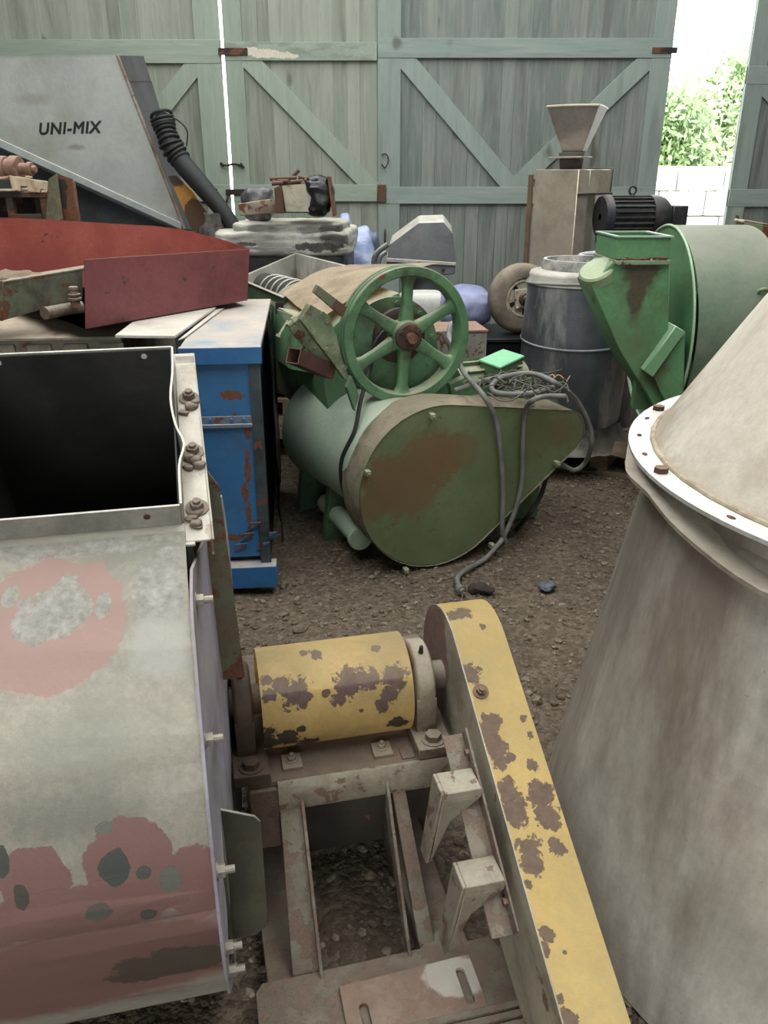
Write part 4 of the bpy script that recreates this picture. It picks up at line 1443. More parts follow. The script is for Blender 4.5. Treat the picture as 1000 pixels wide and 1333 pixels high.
# scraps on the dirt
b = B()
b.lump(Fr(*U(713, 766, z=0).xy, 20), -.04, .035, -.03, .03, -.004, .022, 8, 2.6, .014, 30, 3)
solo('plastic_scrap', b, plain('blue_grey_scrap', (98, 104, 116), .5, var=.4, scale=30), 'crumpled blue-grey plastic scrap lying alone on the dirt', 'scrap', sharp=20)
b = B()
b.lump(Fr(*U(628, 768, z=0).xy, -20), -.05, .05, -.03, .03, -.004, .02, 8, 2.4, .02, 26, 9)
solo('dirt_clod', b, plain('dark_clod', (66, 58, 52), .95, var=.4, scale=30), 'dark crumbly clod beside the bare cable plug', 'clod', sharp=20)
#@@MORE

# ------------------------------------------------------------------ 4  blue cabinet under the red tray
CX = Fr(-.452, 3.0, 5.5)
cabx = thing('blue_cabinet', 'battered blue steel cabinet with peeling paint and a dusty top, under the red tray', 'cabinet', CX(-.4, .6, 0))
LC = LOC[cabx.name]
BLUE = (60, 114, 162)
mblue = aged('cabinet_blue', BLUE, (44, 98, 152), 4, .45, grime=(58, 84, 110), grime_amt=.3, dust=(190, 176, 160), dust_amt=.85, dust_lo=.5, fine=.06)
mbside = aged('cabinet_side', (62, 70, 72), (44, 50, 52), 4, .65, grime=(36, 36, 34), grime_amt=.6, rust=RUST, rust_amt=.3, streak=.3)
mtop = aged('cabinet_top', (112, 142, 168), (150, 150, 148), 3.5, .8, grime=(186, 172, 158), grime_amt=.6, dust=(188, 174, 158), dust_amt=.5)
CWL = -.30
b = B().box(CX, CWL, -.012, .03, 1.22, .12, .985)
carc = obj('carcass', b, mbside, cabx, bevel=.004)
b = B().box(CX, CWL, -.004, -.005, 1.24, .985, 1.003)
obj('top_plate', b, mtop, cabx, bevel=.002)
b = B().box(CX, CWL, 0, -.02, .012, .945, 1.008)
fr1 = obj('top_rail', b, mblue, cabx, bevel=.002)
b = B().box(CX, CWL, -.05, .004, .03, .15, .95)
pan = obj('front_panel', b, mblue, cabx, bevel=.002)
RR = ((96, 62, 46), (120, 82, 62))
sp = [(312, 468, 6, RR, .1, 1.3, 40), (302, 515, (16, 8, 6), RR, .08, 1.0, 50), (308, 548, (5, 8, 12), RR, .08, 1.3, 40), (321, 560, (4, 6, 16), RR, .1, 1.3, 40), (323, 610, (4, 6, 26), RR, .1, 1.3, 40),
      (319, 640, (5, 6, 14), RR, .1, 1.3, 40), (324, 670, (4, 6, 14), RR, .1, 1.3, 40), (305, 700, (22, 10, 5), RR, .1, 1.3, 40)]
remat(pan, aged('cabinet_front_blue', (60, 114, 162), (52, 102, 148), 4, .4, grime=(62, 88, 112), grime_amt=.3, patches=survey(pan, sp, 1.0), L=LC, fine=.05, dust=DUST, dust_amt=.4, dust_lo=.6))
b = B().box(CX, CWL, -.05, -.012, .004, .70, .715).box(CX, CWL, -.05, -.004, .0, .715, .745)
obj('middle_rail', b, aged('rail_blue_dusty', (80, 118, 156), (120, 122, 124), 9, .6, rust=RUST, rust_amt=.35, dust=(200, 190, 176), dust_amt=.9), cabx, bevel=.002)
for u in (272, 300, 316):
    p = CX.on(u, 522, b=-.004)
    obj('bolt', B().bolt((p.x, p.y, .73), -CX.e2, .008, .006), mblue, pan)
b = B().box(CX, -.052, -.010, -.008, .03, .12, .95)
obj('corner_post', b, aged('post_grime', (70, 84, 92), (52, 56, 56), 8, .6, rust=RUST, rust_amt=.45, grime=(40, 42, 42), grime_amt=.5), cabx, bevel=.002)
b = B().box(CX, CWL, .012, -.045, .03, .03, .125)
lr = obj('bottom_rail', b, mblue, cabx, bevel=.002)
b = B()
for k in range(5):
    q0 = CX(-.16 + .03 * k, .003, .17 + .045 * (k % 3))
    b.slab([q0, q0 + CX.e1 * .05 + Vector((0, 0, .012)), q0 + CX.e1 * .06 + Vector((0, 0, .05)) - CX.e2 * .02, q0 + CX.e1 * .012 + Vector((0, 0, .04)) - CX.e2 * .006], .002)
obj('peeling_paint', b, aged('peel', (60, 110, 160), (96, 72, 60), 14, .6, rust=RUST, rust_amt=.5, dust=DUST, dust_amt=.4), cabx)
for a_, bb_ in ((CWL + .05, .1), (-.14, .15), (-.14, 1.15), (CWL + .05, 1.15)):
    obj('leg', B().box(CX, a_ - .03, a_ + .03, bb_ - .03, bb_ + .03, -.01, .13), mbside, cabx)
b = B()
rows = []
for i in range(16):
    z = 1.0 - i * .055
    rows.append([CX(.004 + (.018 * abs(noise.noise(Vector((j * .5, i * .25, 1)))) + .015 + .015 * math.sin(j * .45 + 1.0)) * (1 - j / 22), .05 + 1.18 * j / 20, z - .02 * noise.noise(Vector((j * .4, 2, 5)))) for j in range(21)])
b.loft(rows, close=False)
bmesh.ops.solidify(b.bm, geom=b.bm.faces[:], thickness=.002)
solo('black_sheeting', b, plain('black_sheet', (24, 24, 26), .38, var=.5, scale=5, spec=.5, bump=.5), 'black plastic sheeting hanging down the right side of the blue cabinet', 'plastic sheet', sharp=70)
b = B().box(CX, .0, .05, 1.16, 1.17, .95, 1.0)
b.box(CX, .02, .075, 1.15, 1.16, .20, .245).box(CX, .02, .07, 1.06, 1.16, .195, .20)
obj('lug', B().box(CX, .02, .06, 1.15, 1.16, .94, .995), M['iron'], cabx)
obj('lug', B().box(CX, .0, .085, 1.13, 1.14, .235, .29).box(CX, .0, .085, 1.04, 1.14, .235, .243), M['iron'], cabx)

# grey cabinet beside it, below the tray's left end
GX = Fr(-1.10, 3.44, 4)
gc = thing('grey_cabinet', 'low grey sheet-metal cabinet with a dusty top, left of the blue cabinet', 'cabinet', GX(-.6, .6, 0))
mgc = aged('grey_cabinet_paint', (146, 140, 126), (124, 118, 106), 6, .7, grime=(96, 86, 74), grime_amt=.5, rust=RUST, rust_amt=.2, streak=.25, dust=(184, 166, 146), dust_amt=.9)
obj('carcass', B().box(GX, -1.35, -.01, .02, 1.25, .1, .95), mgc, gc, bevel=.004)
obj('top_plate', B().box(GX, -1.38, 0, -.03, 1.27, .95, .965), mgc, gc, bevel=.003)
for k in range(9):
    obj('front_rib', B().box(GX, -1.30 + k * .15, -1.20 + k * .15, .0, .02, .12, .93), mgc, gc, bevel=.004)
obj('plinth', B().box(GX, -1.3, -.05, .06, 1.2, -.01, .1), mgc, gc)
# white board lying on both
wb = B().prism([U(150, 440, z=1.012), U(228, 441, z=1.012), U(282, 402, z=1.012), U(200, 402, z=1.012)], (0, 0, .012))
wb.prism([U(232, 444, z=1.006), U(240, 441, z=1.006), U(292, 402, z=1.006), U(284, 402, z=1.006)], (0, 0, .006))
solo('white_board', wb, aged('white_board', (206, 202, 192), (188, 184, 174), 6, .7, grime=(160, 150, 136), grime_amt=.4, dust=(204, 196, 182), dust_amt=.5),
     'off-white flat board lying on the cabinet top, under the maroon side of the red tray', 'board', bevel=.002)

# ------------------------------------------------------------------ 5  red sheet tray
RT = [U(112, 428, z=1.03), U(322, 391, z=1.03), U(325, 324, Y=U(322, 391, z=1.03).y), U(110, 338, Y=U(112, 428, z=1.03).y)]
tray = thing('red_tray', 'large open red sheet-steel tray with a maroon outer side, lying on the cabinets', 'tray', (RT[0] + RT[1]) / 2)
LT = LOC[tray.name]
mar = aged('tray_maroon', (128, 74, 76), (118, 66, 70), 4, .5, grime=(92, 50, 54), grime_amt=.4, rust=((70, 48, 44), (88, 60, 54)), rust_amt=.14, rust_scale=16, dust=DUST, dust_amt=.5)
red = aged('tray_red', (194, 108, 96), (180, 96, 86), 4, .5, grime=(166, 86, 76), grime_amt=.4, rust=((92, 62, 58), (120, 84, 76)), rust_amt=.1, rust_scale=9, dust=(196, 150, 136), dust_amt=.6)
b = B().slab(RT, .004)
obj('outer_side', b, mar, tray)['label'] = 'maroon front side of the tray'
# long curved far side
tp_ = [(325, 324, RT[2].y), (290, 312, 4.28), (240, 299, 4.38), (200, 294, 4.44), (160, 292, 4.50), (100, 288, 4.56), (50, 285, 4.62), (0, 283, 4.68), (-60, 280, 4.75)]
rows = [[], []]
for (u, v, y) in tp_:  # top edge, then the foot of the sheet
    p = U(u, v, Y=y)
    rows[0].append(p)
    rows[1].append(Vector((p.x + .01, p.y - .10 * min(1, (325 - u) / 100), 1.03)))
rows[1][0] = RT[1].copy()
rows[0][0] = RT[2].copy()
b = B().loft(rows, close=False)
bmesh.ops.solidify(b.bm, geom=b.bm.faces[:], thickness=.004)
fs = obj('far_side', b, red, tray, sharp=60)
fs['label'] = 'bright red inside of the curved far side'
b = B()
n_ = len(rows[1])
fr_ = [RT[1].lerp(RT[0], i / (n_ - 1)) for i in range(n_)]
b.loft([[p + Vector((0, 0, .0)) for p in rows[1]], [p + Vector((0, 0, .0)) for p in fr_]], close=False)
bmesh.ops.solidify(b.bm, geom=b.bm.faces[:], thickness=.004)
obj('bottom', b, aged('tray_bottom', (150, 84, 72), (170, 130, 112), 4, .8, dust=(196, 176, 158), dust_amt=.9), tray)

# rusty green beam and the pipe with its valve, inside the tray's open end
mgb = aged('beam_green', (112, 118, 96), (94, 92, 78), 8, .8, grime=(70, 64, 54), grime_amt=.6, rust=RUST, rust_amt=.4, rust_scale=12, dust=(176, 160, 140), dust_amt=.7)
b = B()
A = [U(2, 418, Y=3.30), U(108, 388, Y=3.62), U(108, 349, Y=3.62), U(4, 366, Y=3.30)]
zb = 1.036
b.slab(A, .012)
bx = Vector((-.05, .30, 0))
b.prism([A[3], A[2], A[2] + bx * .5, A[3] + bx * .5], (0, 0, -.01))
b.slab([A[3], A[0], A[0] + bx * .6 + Vector((-.3, 0, 0)), A[3] + bx * .6 + Vector((-.3, 0, .02))], .01)
bm_ = thing('rusty_beam', 'rusty green steel channel lying inside the open left end of the red tray', 'beam', (A[0] + A[1]) / 2)
obj('channel', b, mgb, bm_, bevel=.002)
b = B().lump(Fr(A[3].x, A[3].y + .1, 10), -.35, .10, 0, .16, A[3].z - .03, A[3].z + .015, 8, 3, .03, 14, 2)
obj('caked_dirt', b, aged('caked_dirt', (150, 132, 112), (122, 104, 88), 12, .95, bump=.7), bm_)
b = B()
pz = U(96, 402, z=1.055)
b.tube([U(58, 408, z=1.06), U(90, 402, z=1.06), U(107, 400, z=1.06)], .026, 14, 4)
pv = thing('pipe_valve', 'short rusty pipe with a valve spindle beside the rusty green channel', 'pipe', U(90, 402, z=1.036))
mpv = aged('pipe_rust', (128, 112, 98), (98, 82, 70), 12, .8, rust=RUST, rust_amt=.4, dust=DUST, dust_amt=.6)
obj('pipe', b, mpv, pv)
q0 = U(99, 400, z=1.07)
b = B().cyl(q0, q0 + Vector((0, 0, .03)), .02, n=12).cyl(q0 + Vector((0, 0, .03)), q0 + Vector((0, 0, .04)), .028, n=12).cyl(q0 + Vector((0, 0, .04)), q0 + Vector((0, 0, .07)), .016, n=10).cyl(q0 + Vector((0, 0, .05)), q0 + Vector((0, 0, .056)), .026, n=12).cyl(q0 + Vector((0, 0, .07)), q0 + Vector((0, 0, .085)), .02, n=8)
obj('valve', b, mpv, pv, bevel=.001)

# ------------------------------------------------------------------ 6  rusty stand with cream plate and rollers, plates leaning beside it
SY = 5.05
sf = Fr(U(0, 250, Y=SY).x, SY, 0)
st_ = thing('rusty_stand', 'dark rusty steel work stand behind the left end of the red tray', 'stand', sf(-.2, .3, 0))
mst = aged('stand_rust', (84, 74, 66), (60, 54, 50), 8, .8, rust=RUST, rust_amt=.5, dust=DUST, dust_amt=.6)
zt = U(30, 245, Y=SY).z
b = B().box(sf, -.7, .27, 0, .5, zt - .05, zt - .02)
obj('top_frame', b, mst, st_, bevel=.003)
for a_ in (-.6, .02, .22):
    for q in (.03, .45):
        obj('leg', B().box(sf, a_, a_ + .04, q - .02, q + .02, -.01, zt - .05), mst, st_)
obj('back_panel', B().box(sf, -.6, .24, .46, .48, .3, zt - .05), M['iron'], st_)
obj('crossbar', B().box(sf, .04, .22, -.01, .01, zt - .17, zt - .14).box(sf, .04, .22, -.01, .01, zt - .30, zt - .27), mst, st_)
# cream slotted plate
CRM = [(-5, 233), (12, 229), (48, 232), (61, 238), (61, 252), (52, 252), (52, 246), (40, 246), (40, 250), (20, 250), (14, 247), (-6, 247)]
b = B()
pp_ = [U(u, v, Y=SY - .02) for u, v in ((11, 228), (30, 231), (45, 234), (61, 236), (62, 250), (59, 251), (58, 247), (53, 246), (52, 251), (36, 249), (35, 243), (27, 242), (27, 249), (16, 248))]
b.prism(pp_, (0, .02, 0))
b.prism([U(-40, 235, Y=SY - .02), U(10, 229, Y=SY - .02), U(11, 232, Y=SY - .02), U(-40, 238, Y=SY - .02)], (0, .35, 0))
b.prism([U(-40, 246, Y=SY - .05), U(20, 246, Y=SY - .05), U(20, 249, Y=SY - .05), U(-40, 249, Y=SY - .05)], (0, .35, 0))
solo('notched_plate', b, aged('cream_plate', (212, 196, 168), (190, 170, 142), 10, .8, grime=(150, 120, 98), grime_amt=.4, rust=RUST, rust_amt=.15, dust=(214, 200, 176), dust_amt=.5),
     'cream notched metal plate lying on the rusty stand, under the roller', 'plate', bevel=.002)
ra = U(5, 218, Y=SY + .05)
rx = Vector((1, -.15, -.05)).normalized()
b = B().cyl(ra - rx * .25, ra + rx * .02, .062, n=24).cyl(ra + rx * .02, ra + rx * .05, .05, n=24).cyl(ra + rx * .05, ra + rx * .10, .066, n=24).cyl(ra + rx * .10, ra + rx * .15, .03, n=16).cyl(ra + rx * .15, ra + rx * .175, .038, n=16).bolt(ra + rx * .175, rx, .022, .025)
solo('rusty_roller', b, aged('roller_rust', (150, 116, 100), (116, 88, 76), 12, .85, rust=RUST, rust_amt=.35, dust=(176, 150, 132), dust_amt=.6),
     'rust-brown roller with a stepped shaft end, on top of the stack at the left edge', 'roller', bevel=.003)
mlp = aged('plate_green', (120, 124, 96), (100, 100, 80), 10, .75, grime=(90, 76, 60), grime_amt=.5, rust=RUST, rust_amt=.3)
PY = 4.92
b = B().prism([U(u, v, Y=PY) for u, v in ((63, 233), (74, 226), (84, 300), (58, 300))], (-.01, .04, 0))
pl_ = thing('bracket_plate', 'olive and rust forked bracket standing upright behind the red tray', 'bracket', Vector((U(75, 290, Y=PY).x, PY + .05, 0)))
obj('front_cheek', b, mlp, pl_, bevel=.003)
b = B().prism([U(u, v, Y=PY + .05) for u, v in ((88, 234), (95, 236), (104, 302), (84, 302))], (0, .04, 0))
obj('back_cheek', b, aged('plate_rusty', (110, 84, 70), (92, 92, 74), 9, .8, rust=RUST, rust_amt=.5), pl_, bevel=.003)
b = B().prism([U(u, v, Y=PY + .05) for u, v in ((73, 226), (94, 233), (86, 300), (82, 300))], (0, .01, 0))
obj('web', b, M['iron'], pl_)
b = B().box(Fr(U(82, 300, Y=PY).x, PY, 0), -.16, .16, .0, .10, -.01, U(80, 296, Y=PY).z)
obj('upright', b, M['iron'], pl_)

# ------------------------------------------------------------------ 7  grey lettered mixer hopper, back left
HY = 6.0
F0 = [U(u, v, Y=y) for u, v, y in ((-90, 78, 5.9), (152, 73, 6.0), (239, 298, 6.0), (0, 192, 5.94), (-90, 150, 5.9))]
hopper = thing('mixer_hopper', 'tall grey wedge-shaped mixer hopper with black lettering, against the barn doors', 'hopper', (-2.2, 6.4, 0))
LH = LOC[hopper.name]
mhp = aged('hopper_grey', (164, 166, 160), (150, 154, 150), 2.2, .42, .0, grime=(136, 136, 128), grime_amt=.45, fine=.05, dust=(176, 172, 160), dust_amt=.5, spec=.45,
           patches=[(U(48, 130, Y=6.0), (.16, .3, .05), (128, 126, 118), .6, .6, 8, .6), (U(100, 192, Y=6.0), (.07, .3, .025), (112, 108, 102), .5, .6, 14, .7)], L=LH)
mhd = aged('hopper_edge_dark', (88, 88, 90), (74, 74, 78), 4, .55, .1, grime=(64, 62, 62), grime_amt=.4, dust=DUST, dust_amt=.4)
mhu = aged('hopper_under', (84, 92, 98), (70, 78, 84), 3, .6, grime=(62, 62, 60), grime_amt=.4)
b = B().slab(F0, .03)
fp_ = obj('front_plate', b, mhp, hopper)
crease = B().tube([U(112, 100, Y=5.998), U(124, 160, Y=5.998), U(137, 226, Y=5.998)], .006, 8, 4)
obj('weld_seam', crease, mhp, fp_)
# right side of the wedge
S0, S1 = U(153, 72, Y=6.0), U(240, 298, Y=6.0)
T0, T1 = U(187, 73, Y=6.42), U(256, 300, Y=6.25)
mid0, mid1 = S0.lerp(S1, .14), T0.lerp(T1, .14)
b = B().slab([S0, T0, mid1, mid0], .02)
obj('top_strip', b, mhd, hopper)
b = B().slab([mid0 + Vector((0, .012, 0)), mid1 + Vector((0, .012, 0)), T1, S1], .02)
obj('right_side', b, mhd, hopper)
b = B().slab([F0[0], F0[1], T0, U(-90, 78, Y=6.5)], .01)
obj('top_lip', b, mhp, hopper)
# edge angle and rust line
e0, e1_, e2_ = U(-60, 164, Y=5.90), U(0, 192, Y=5.92), U(236, 299, Y=5.98)
b = B()
for p, q in ((e0, e1_), (e1_, e2_)):
    b.hexa([p, q, q + Vector((0, .1, 0)), p + Vector((0, .1, 0)), p + Vector((.0, 0, .055)), q + Vector((0, 0, .045)), q + Vector((0, .1, .045)), p + Vector((0, .1, .055))])
obj('edge_angle', b, aged('edge_dusty', (170, 176, 174), (150, 156, 154), 5, .6, dust=(206, 198, 182), dust_amt=.95, dust_lo=.1), hopper, bevel=.003)
b = B().tube([S0.lerp(S1, k / 12) + Vector((.004 * noise.noise(Vector((k, 0, 0))), -.004, 0)) for k in range(13)], .010, 6, 3)
obj('corner_seam', b, aged('seam_rust', (112, 84, 66), (150, 140, 130), 14, .8, rust=RUST, rust_amt=.4), hopper)
# set-back underside and body
b = B().prism([U(-90, 160, Y=6.1), U(0, 195, Y=6.1), U(228, 300, Y=6.1), Vector((U(228, 300, Y=6.1).x, 6.1, .35)), Vector((U(-90, 160, Y=6.1).x, 6.1, .35))], (0, .5, 0))
obj('lower_body', b, mhu, hopper, bevel=.004)
for x_ in (-3.0, -1.65):
    obj('leg', B().box(W0, x_, x_ + .1, 6.2, 6.3, -.01, .4), mhu, hopper)
fc = bpy.data.curves.new('lettering', 'FONT')
fc.body = 'UNI-MIX'
fc.size = .098
fc.shear = .28
fc.offset = 0.0
fc.bevel_depth = .0030
fc.bevel_resolution = 0
fc.extrude = .0008
fc.space_character = 1.10
ft = bpy.data.objects.new('type', fc)
COL.objects.link(ft)
lm = bpy.data.meshes.new_from_object(ft.evaluated_get(bpy.context.evaluated_depsgraph_get()))
bpy.data.objects.remove(ft)
fo = bpy.data.objects.new('lettering', lm)
COL.objects.link(fo)
fo.parent = hopper
def on_plate(u, v):
    return survey(fp_, [(u, v, 1)])[0][0]


p0, p1, p2 = on_plate(50, 175), on_plate(127, 172.5), on_plate(52, 150)
ex = (p1 - p0).normalized()
ez = ex.cross((p2 - p0).normalized()).normalized()
if ez.y > 0:
    ez = -ez
ey = ez.cross(ex)
fo.matrix_local = Matrix.Translation(p0 + ez * .002 - LH) @ Matrix((ex, ey, ez)).transposed().to_4x4()
fo.data.materials.clear()
fo.data.materials.append(plain('black_paint', (24, 24, 26), .5, var=.2))
fo['label'] = 'black slanted UNI-MIX lettering'
# cable-wrapped hose down the hopper's edge
hp_ = [(210, 150), (215, 168), (223, 190), (239, 214), (261, 240), (283, 266), (306, 296)]
hs = thing('corrugated_hose', 'thick black hose wound with dark cable, slung down the edge of the grey hopper', 'hose', U(302, 296, Y=5.75))
hpath = [U(u, v, Y=5.95 - .025 * i) for i, (u, v) in enumerate(hp_)]
obj('tube', B().tube(hpath, lambda q: .045 + .02 * math.sin(q * 3.1), 18, 8), M['rubber'], hs)
for k in range(11):
    s_ = k / 22 * (len(hpath) - 1)
    i = int(s_)
    c = hpath[i].lerp(hpath[i + 1], s_ - i)
    ax = (hpath[i + 1] - hpath[i]).normalized() + Vector((0, .2 * math.sin(k), .12 * math.cos(k * 2)))
    ax.normalize()
    x = ax.cross(Vector((0, 1, 0))).normalized()
    y = x.cross(ax)
    obj('cable_turn', B().tube([c + (x * math.cos(t_) + y * math.sin(t_)) * (.066 + .006 * math.sin(k)) for t_ in [6.2832 * j / 20 for j in range(21)]], .011, 8, 1), M['rubber'], hs)
obj('loose_end', B().tube([hpath[0] + Vector((.06, -.02, .0)), U(236, 160, Y=5.9), U(244, 172, Y=5.9), U(243, 190, Y=5.9)], .005, 6, 5), M['blackcable'], hs)
b = B().prism([U(u, v, Y=5.95) for u, v in ((219, 229), (229, 228), (250, 248), (269, 276), (262, 303), (252, 304))], (0, .02, 0))
bl = thing('yellow_blade', 'dirty orange-yellow curved steel blade leaning beside the black hose', 'blade', Vector((U(250, 300, Y=5.95).x, 5.95, U(250, 304, Y=5.95).z)))
LBB = LOC[bl.name]
ob = obj('plate', b, mgu, bl, bevel=.003)
remat(ob, aged('blade_paint', (206, 150, 72), (186, 132, 64), 6, .6, grime=(120, 88, 56), grime_amt=.4, patches=[(U(257, 282, Y=5.95), (.09, .1, .12), ((84, 60, 46), (96, 72, 54)), .1, .5, 14), (U(229, 230, Y=5.95), .07, ((70, 60, 50), (84, 70, 56)), .2, .5, 20)], L=LBB))
b = B().lump(Fr(U(268, 298, Y=5.8).x, 5.8, 15), -.02, .13, -.1, .12, .0, U(272, 278, Y=5.8).z - .02, 12, 4, .06, 7, 4, 1.2)
solo('canvas_heap', b, aged('canvas', (110, 106, 98), (70, 68, 64), 8, .8, grime=(48, 46, 44), grime_amt=.6), 'heap of crumpled grey-black canvas under the lower end of the hose', 'tarpaulin', sharp=50)

# ------------------------------------------------------------------ 8  wrapped pallet load, centre left at the back
KF = Fr(-.67, 5.62, -3)
mwrap = aged('stretch_film_grey', (204, 200, 190), (164, 160, 152), 6, .3, grime=(88, 86, 84), grime_amt=.45, streak=4, dust=(206, 200, 188), dust_amt=.7, spec=.6, bump=.4)
mblk = aged('black_load', (46, 46, 50), (34, 34, 38), 5, .35, grime=(96, 96, 98), grime_amt=.3, streak=.2, spec=.55, bump=.4)
ld = thing('wrapped_pallet_load', 'square pallet load in black and clear stretch film, behind the red tray corner', 'pallet load', KF(0, .4, 0))
ztop = 1.225
obj('load', B().lump(KF, -.42, .42, 0, .75, .12, ztop - .06, 18, 10, .015, 5, 2), mblk, ld, sharp=60)
ft_ = obj('film_top', B().lump(KF, -.46, .44, -.03, .78, ztop - .15, ztop + .02, 24, 9, .012, 7, 5, .8), mwrap, ld, sharp=60)
ff_ = obj('film_fold', B().lump(KF, -.34, .40, -.015, .6, ztop - .09, ztop + .07, 24, 9, .010, 8, 8, .8), mwrap, ld, sharp=60)
BK = ((40, 38, 38), (62, 60, 58))
FSP = [(440, 305, (22, 22, 22), BK, .25, 1.0, 14, .9), (415, 322, (36, 20, 6), BK, .2, 1.2, 18, .9), (405, 300, (26, 20, 8), BK, .4, 1.0, 16, .6), (320, 318, (16, 10, 3), BK, .3, 1.0, 18, .8), (350, 330, (60, 20, 3), (120, 118, 114), .5, .9, 16, .7), (340, 300, (40, 20, 3), (140, 136, 128), .5, .9, 16, .7), (430, 290, (30, 30, 6), BK, .4, 1.0, 14, .7)]
for q_, nm in ((ft_, 'film_torn_top'), (ff_, 'film_torn_fold')):
    remat(q_, aged(nm, (208, 204, 194), (170, 166, 158), 5, .28, grime=(112, 110, 106), grime_amt=.5, streak=9, dust=(214, 206, 190), dust_amt=.7, spec=.6, bump=.5, patches=survey(q_, FSP), L=LOC[ld.name]))
for k in range(3):
    obj('board', B().box(KF, -.44, .44, .0 + k * .33, .10 + k * .33, .09, .115), M['pallet'], ld)
    obj('block', B().box(KF, -.42 + k * .37, -.32 + k * .37, .0, .75, -.01, .09), M['pallet'], ld)
zz = ztop + .075
A = KF(-.28, .06, zz)
ch = B().prism([U(u, v, Y=5.5) for u, v in ((310, 265), (366, 257), (368, 277), (312, 281))], (.03, .12, 0))
solo('rusty_channel', ch, aged('channel_rust', (150, 142, 124), (120, 104, 88), 10, .85, rust=RUST, rust_amt=.5, rust_scale=16, dust=(190, 176, 150), dust_amt=.6),
     'rust-spotted short steel channel lying on the wrapped pallet load, left of the open box', 'channel', bevel=.004)
# open steel box with scrap in it
obx = thing('scrap_box', 'open cream-grey steel box holding rusty scrap, on top of the wrapped pallet load', 'box', Vector((U(388, 277, Y=5.6).x, 5.65, U(388, 277, Y=5.55).z)))
q = [U(u, v, Y=5.52) for u, v in ((366, 242), (411, 238), (402, 277), (371, 277))]
back = [p + Vector((.02, .28, .0)) for p in q]
mbx = aged('scrap_box_paint', (186, 180, 160), (164, 158, 140), 6, .6, grime=(130, 122, 104), grime_amt=.4)
b = B()
tt = .006
for i, j in ((0, 3), (1, 2)):
    b.hexa([q[j], q[j] + Vector((tt, 0, 0)), back[j] + Vector((tt, 0, 0)), back[j], q[i], q[i] + Vector((tt, 0, 0)), back[i] + Vector((tt, 0, 0)), back[i]])
b.slab(q, .006)
b.slab(back, .006)
b.hexa([q[3], q[2], back[2], back[3], q[3] + Vector((0, 0, .006)), q[2] + Vector((0, 0, .006)), back[2] + Vector((0, 0, .006)), back[3] + Vector((0, 0, .006))])
obj('shell', b, mbx, obx)
rs = random.Random(8)
rb = B()
for k in range(16):
    c = Vector((rs.uniform(q[0].x - .02, q[1].x), rs.uniform(5.54, 5.76), q[1].z + rs.uniform(-.01, .025)))
    d = Vector((rs.uniform(-1, 1), rs.uniform(-.6, .6), rs.uniform(-.15, .15))).normalized() * rs.uniform(.04, .11)
    rb.cyl(c - d, c + d, .012, n=8)
o_ = solo('scrap_rods', rb, M['rustm'], 'rusty rods and offcuts heaped in the open steel box', 'scrap', kind='stuff')
b = B().prism([U(u, v, Y=5.47) for u, v in ((357, 245), (366, 241), (370, 278), (359, 278))], (0, .03, 0))
solo('rusty_plate', b, M['rustm'], 'narrow rusty plate standing against the left side of the open steel box', 'plate')
b = B().lump(Fr(U(416, 255, Y=5.5).x, 5.55, 0), -.10, .07, -.05, .12, U(415, 283, Y=5.5).z, U(415, 229, Y=5.5).z, 16, 3, .03, 8, 6, .9)
solo('black_bag', b, plain('black_bag', (34, 34, 36), .32, var=.5, scale=10, spec=.6, bump=.5), 'crumpled shiny black plastic bag hanging over the right side of the steel box', 'bag', sharp=50)
b = B().prism([U(u, v, Y=5.5) for u, v in ((426, 229), (429, 230), (437, 281), (433, 282))], (0, .2, 0))
solo('brown_board', b, aged('brown_board', (122, 84, 62), (96, 66, 52), 10, .8), 'thin brown board standing on edge at the right of the black bag', 'board')
b = B().lump(Fr(U(333, 258, Y=5.7).x, 5.72, 0), -.08, .10, -.0, .10, ztop + .06, U(340, 246, Y=5.7).z, 10, 3, .03, 10, 5, 1.0)
solo('film_scrap', b, aged('film_dark', (120, 120, 118), (70, 70, 72), 10, .35, grime=(40, 40, 42), grime_amt=.5, spec=.6), 'wad of clear grey plastic film behind the rusty short channel', 'plastic film', sharp=50)
mblf = aged('blue_film', (168, 184, 222), (140, 158, 206), 6, .3, grime=(206, 214, 232), grime_amt=.5, streak=3, spec=.6, bump=.4)
b = B().lump(Fr(U(468, 320, Y=6.45).x, 6.45, 0), -.13, .11, 0, .35, 0, U(468, 300, Y=6.45).z, 18, 5, .02, 7, 3, .8)
solo('blue_bundle', b, mblf, 'upright bundle in pale blue stretch film, right of the wrapped pallet load', 'bundle', sharp=60)
b = B().lump(Fr(U(449, 300, Y=6.85).x, 6.85, 0), -.06, .06, 0, .2, 0, U(449, 280, Y=6.85).z, 12, 4, .02, 8, 9, .8)
solo('blue_bundle', b, mblf, 'slim pale blue film-wrapped post between the pallet load and the wider blue bundle', 'bundle', sharp=60)
b = B().lump(Fr(U(484, 315, Y=6.85).x, 6.9, 0), -.06, .07, 0, .2, 0, U(484, 302, Y=6.85).z, 12, 4, .02, 8, 10, .6)
solo('dark_roll', b, aged('dark_film', (96, 104, 128), (70, 76, 96), 6, .35, spec=.55), 'dark blue-grey wrapped roll just right of the pale blue bundle', 'roll', sharp=60)

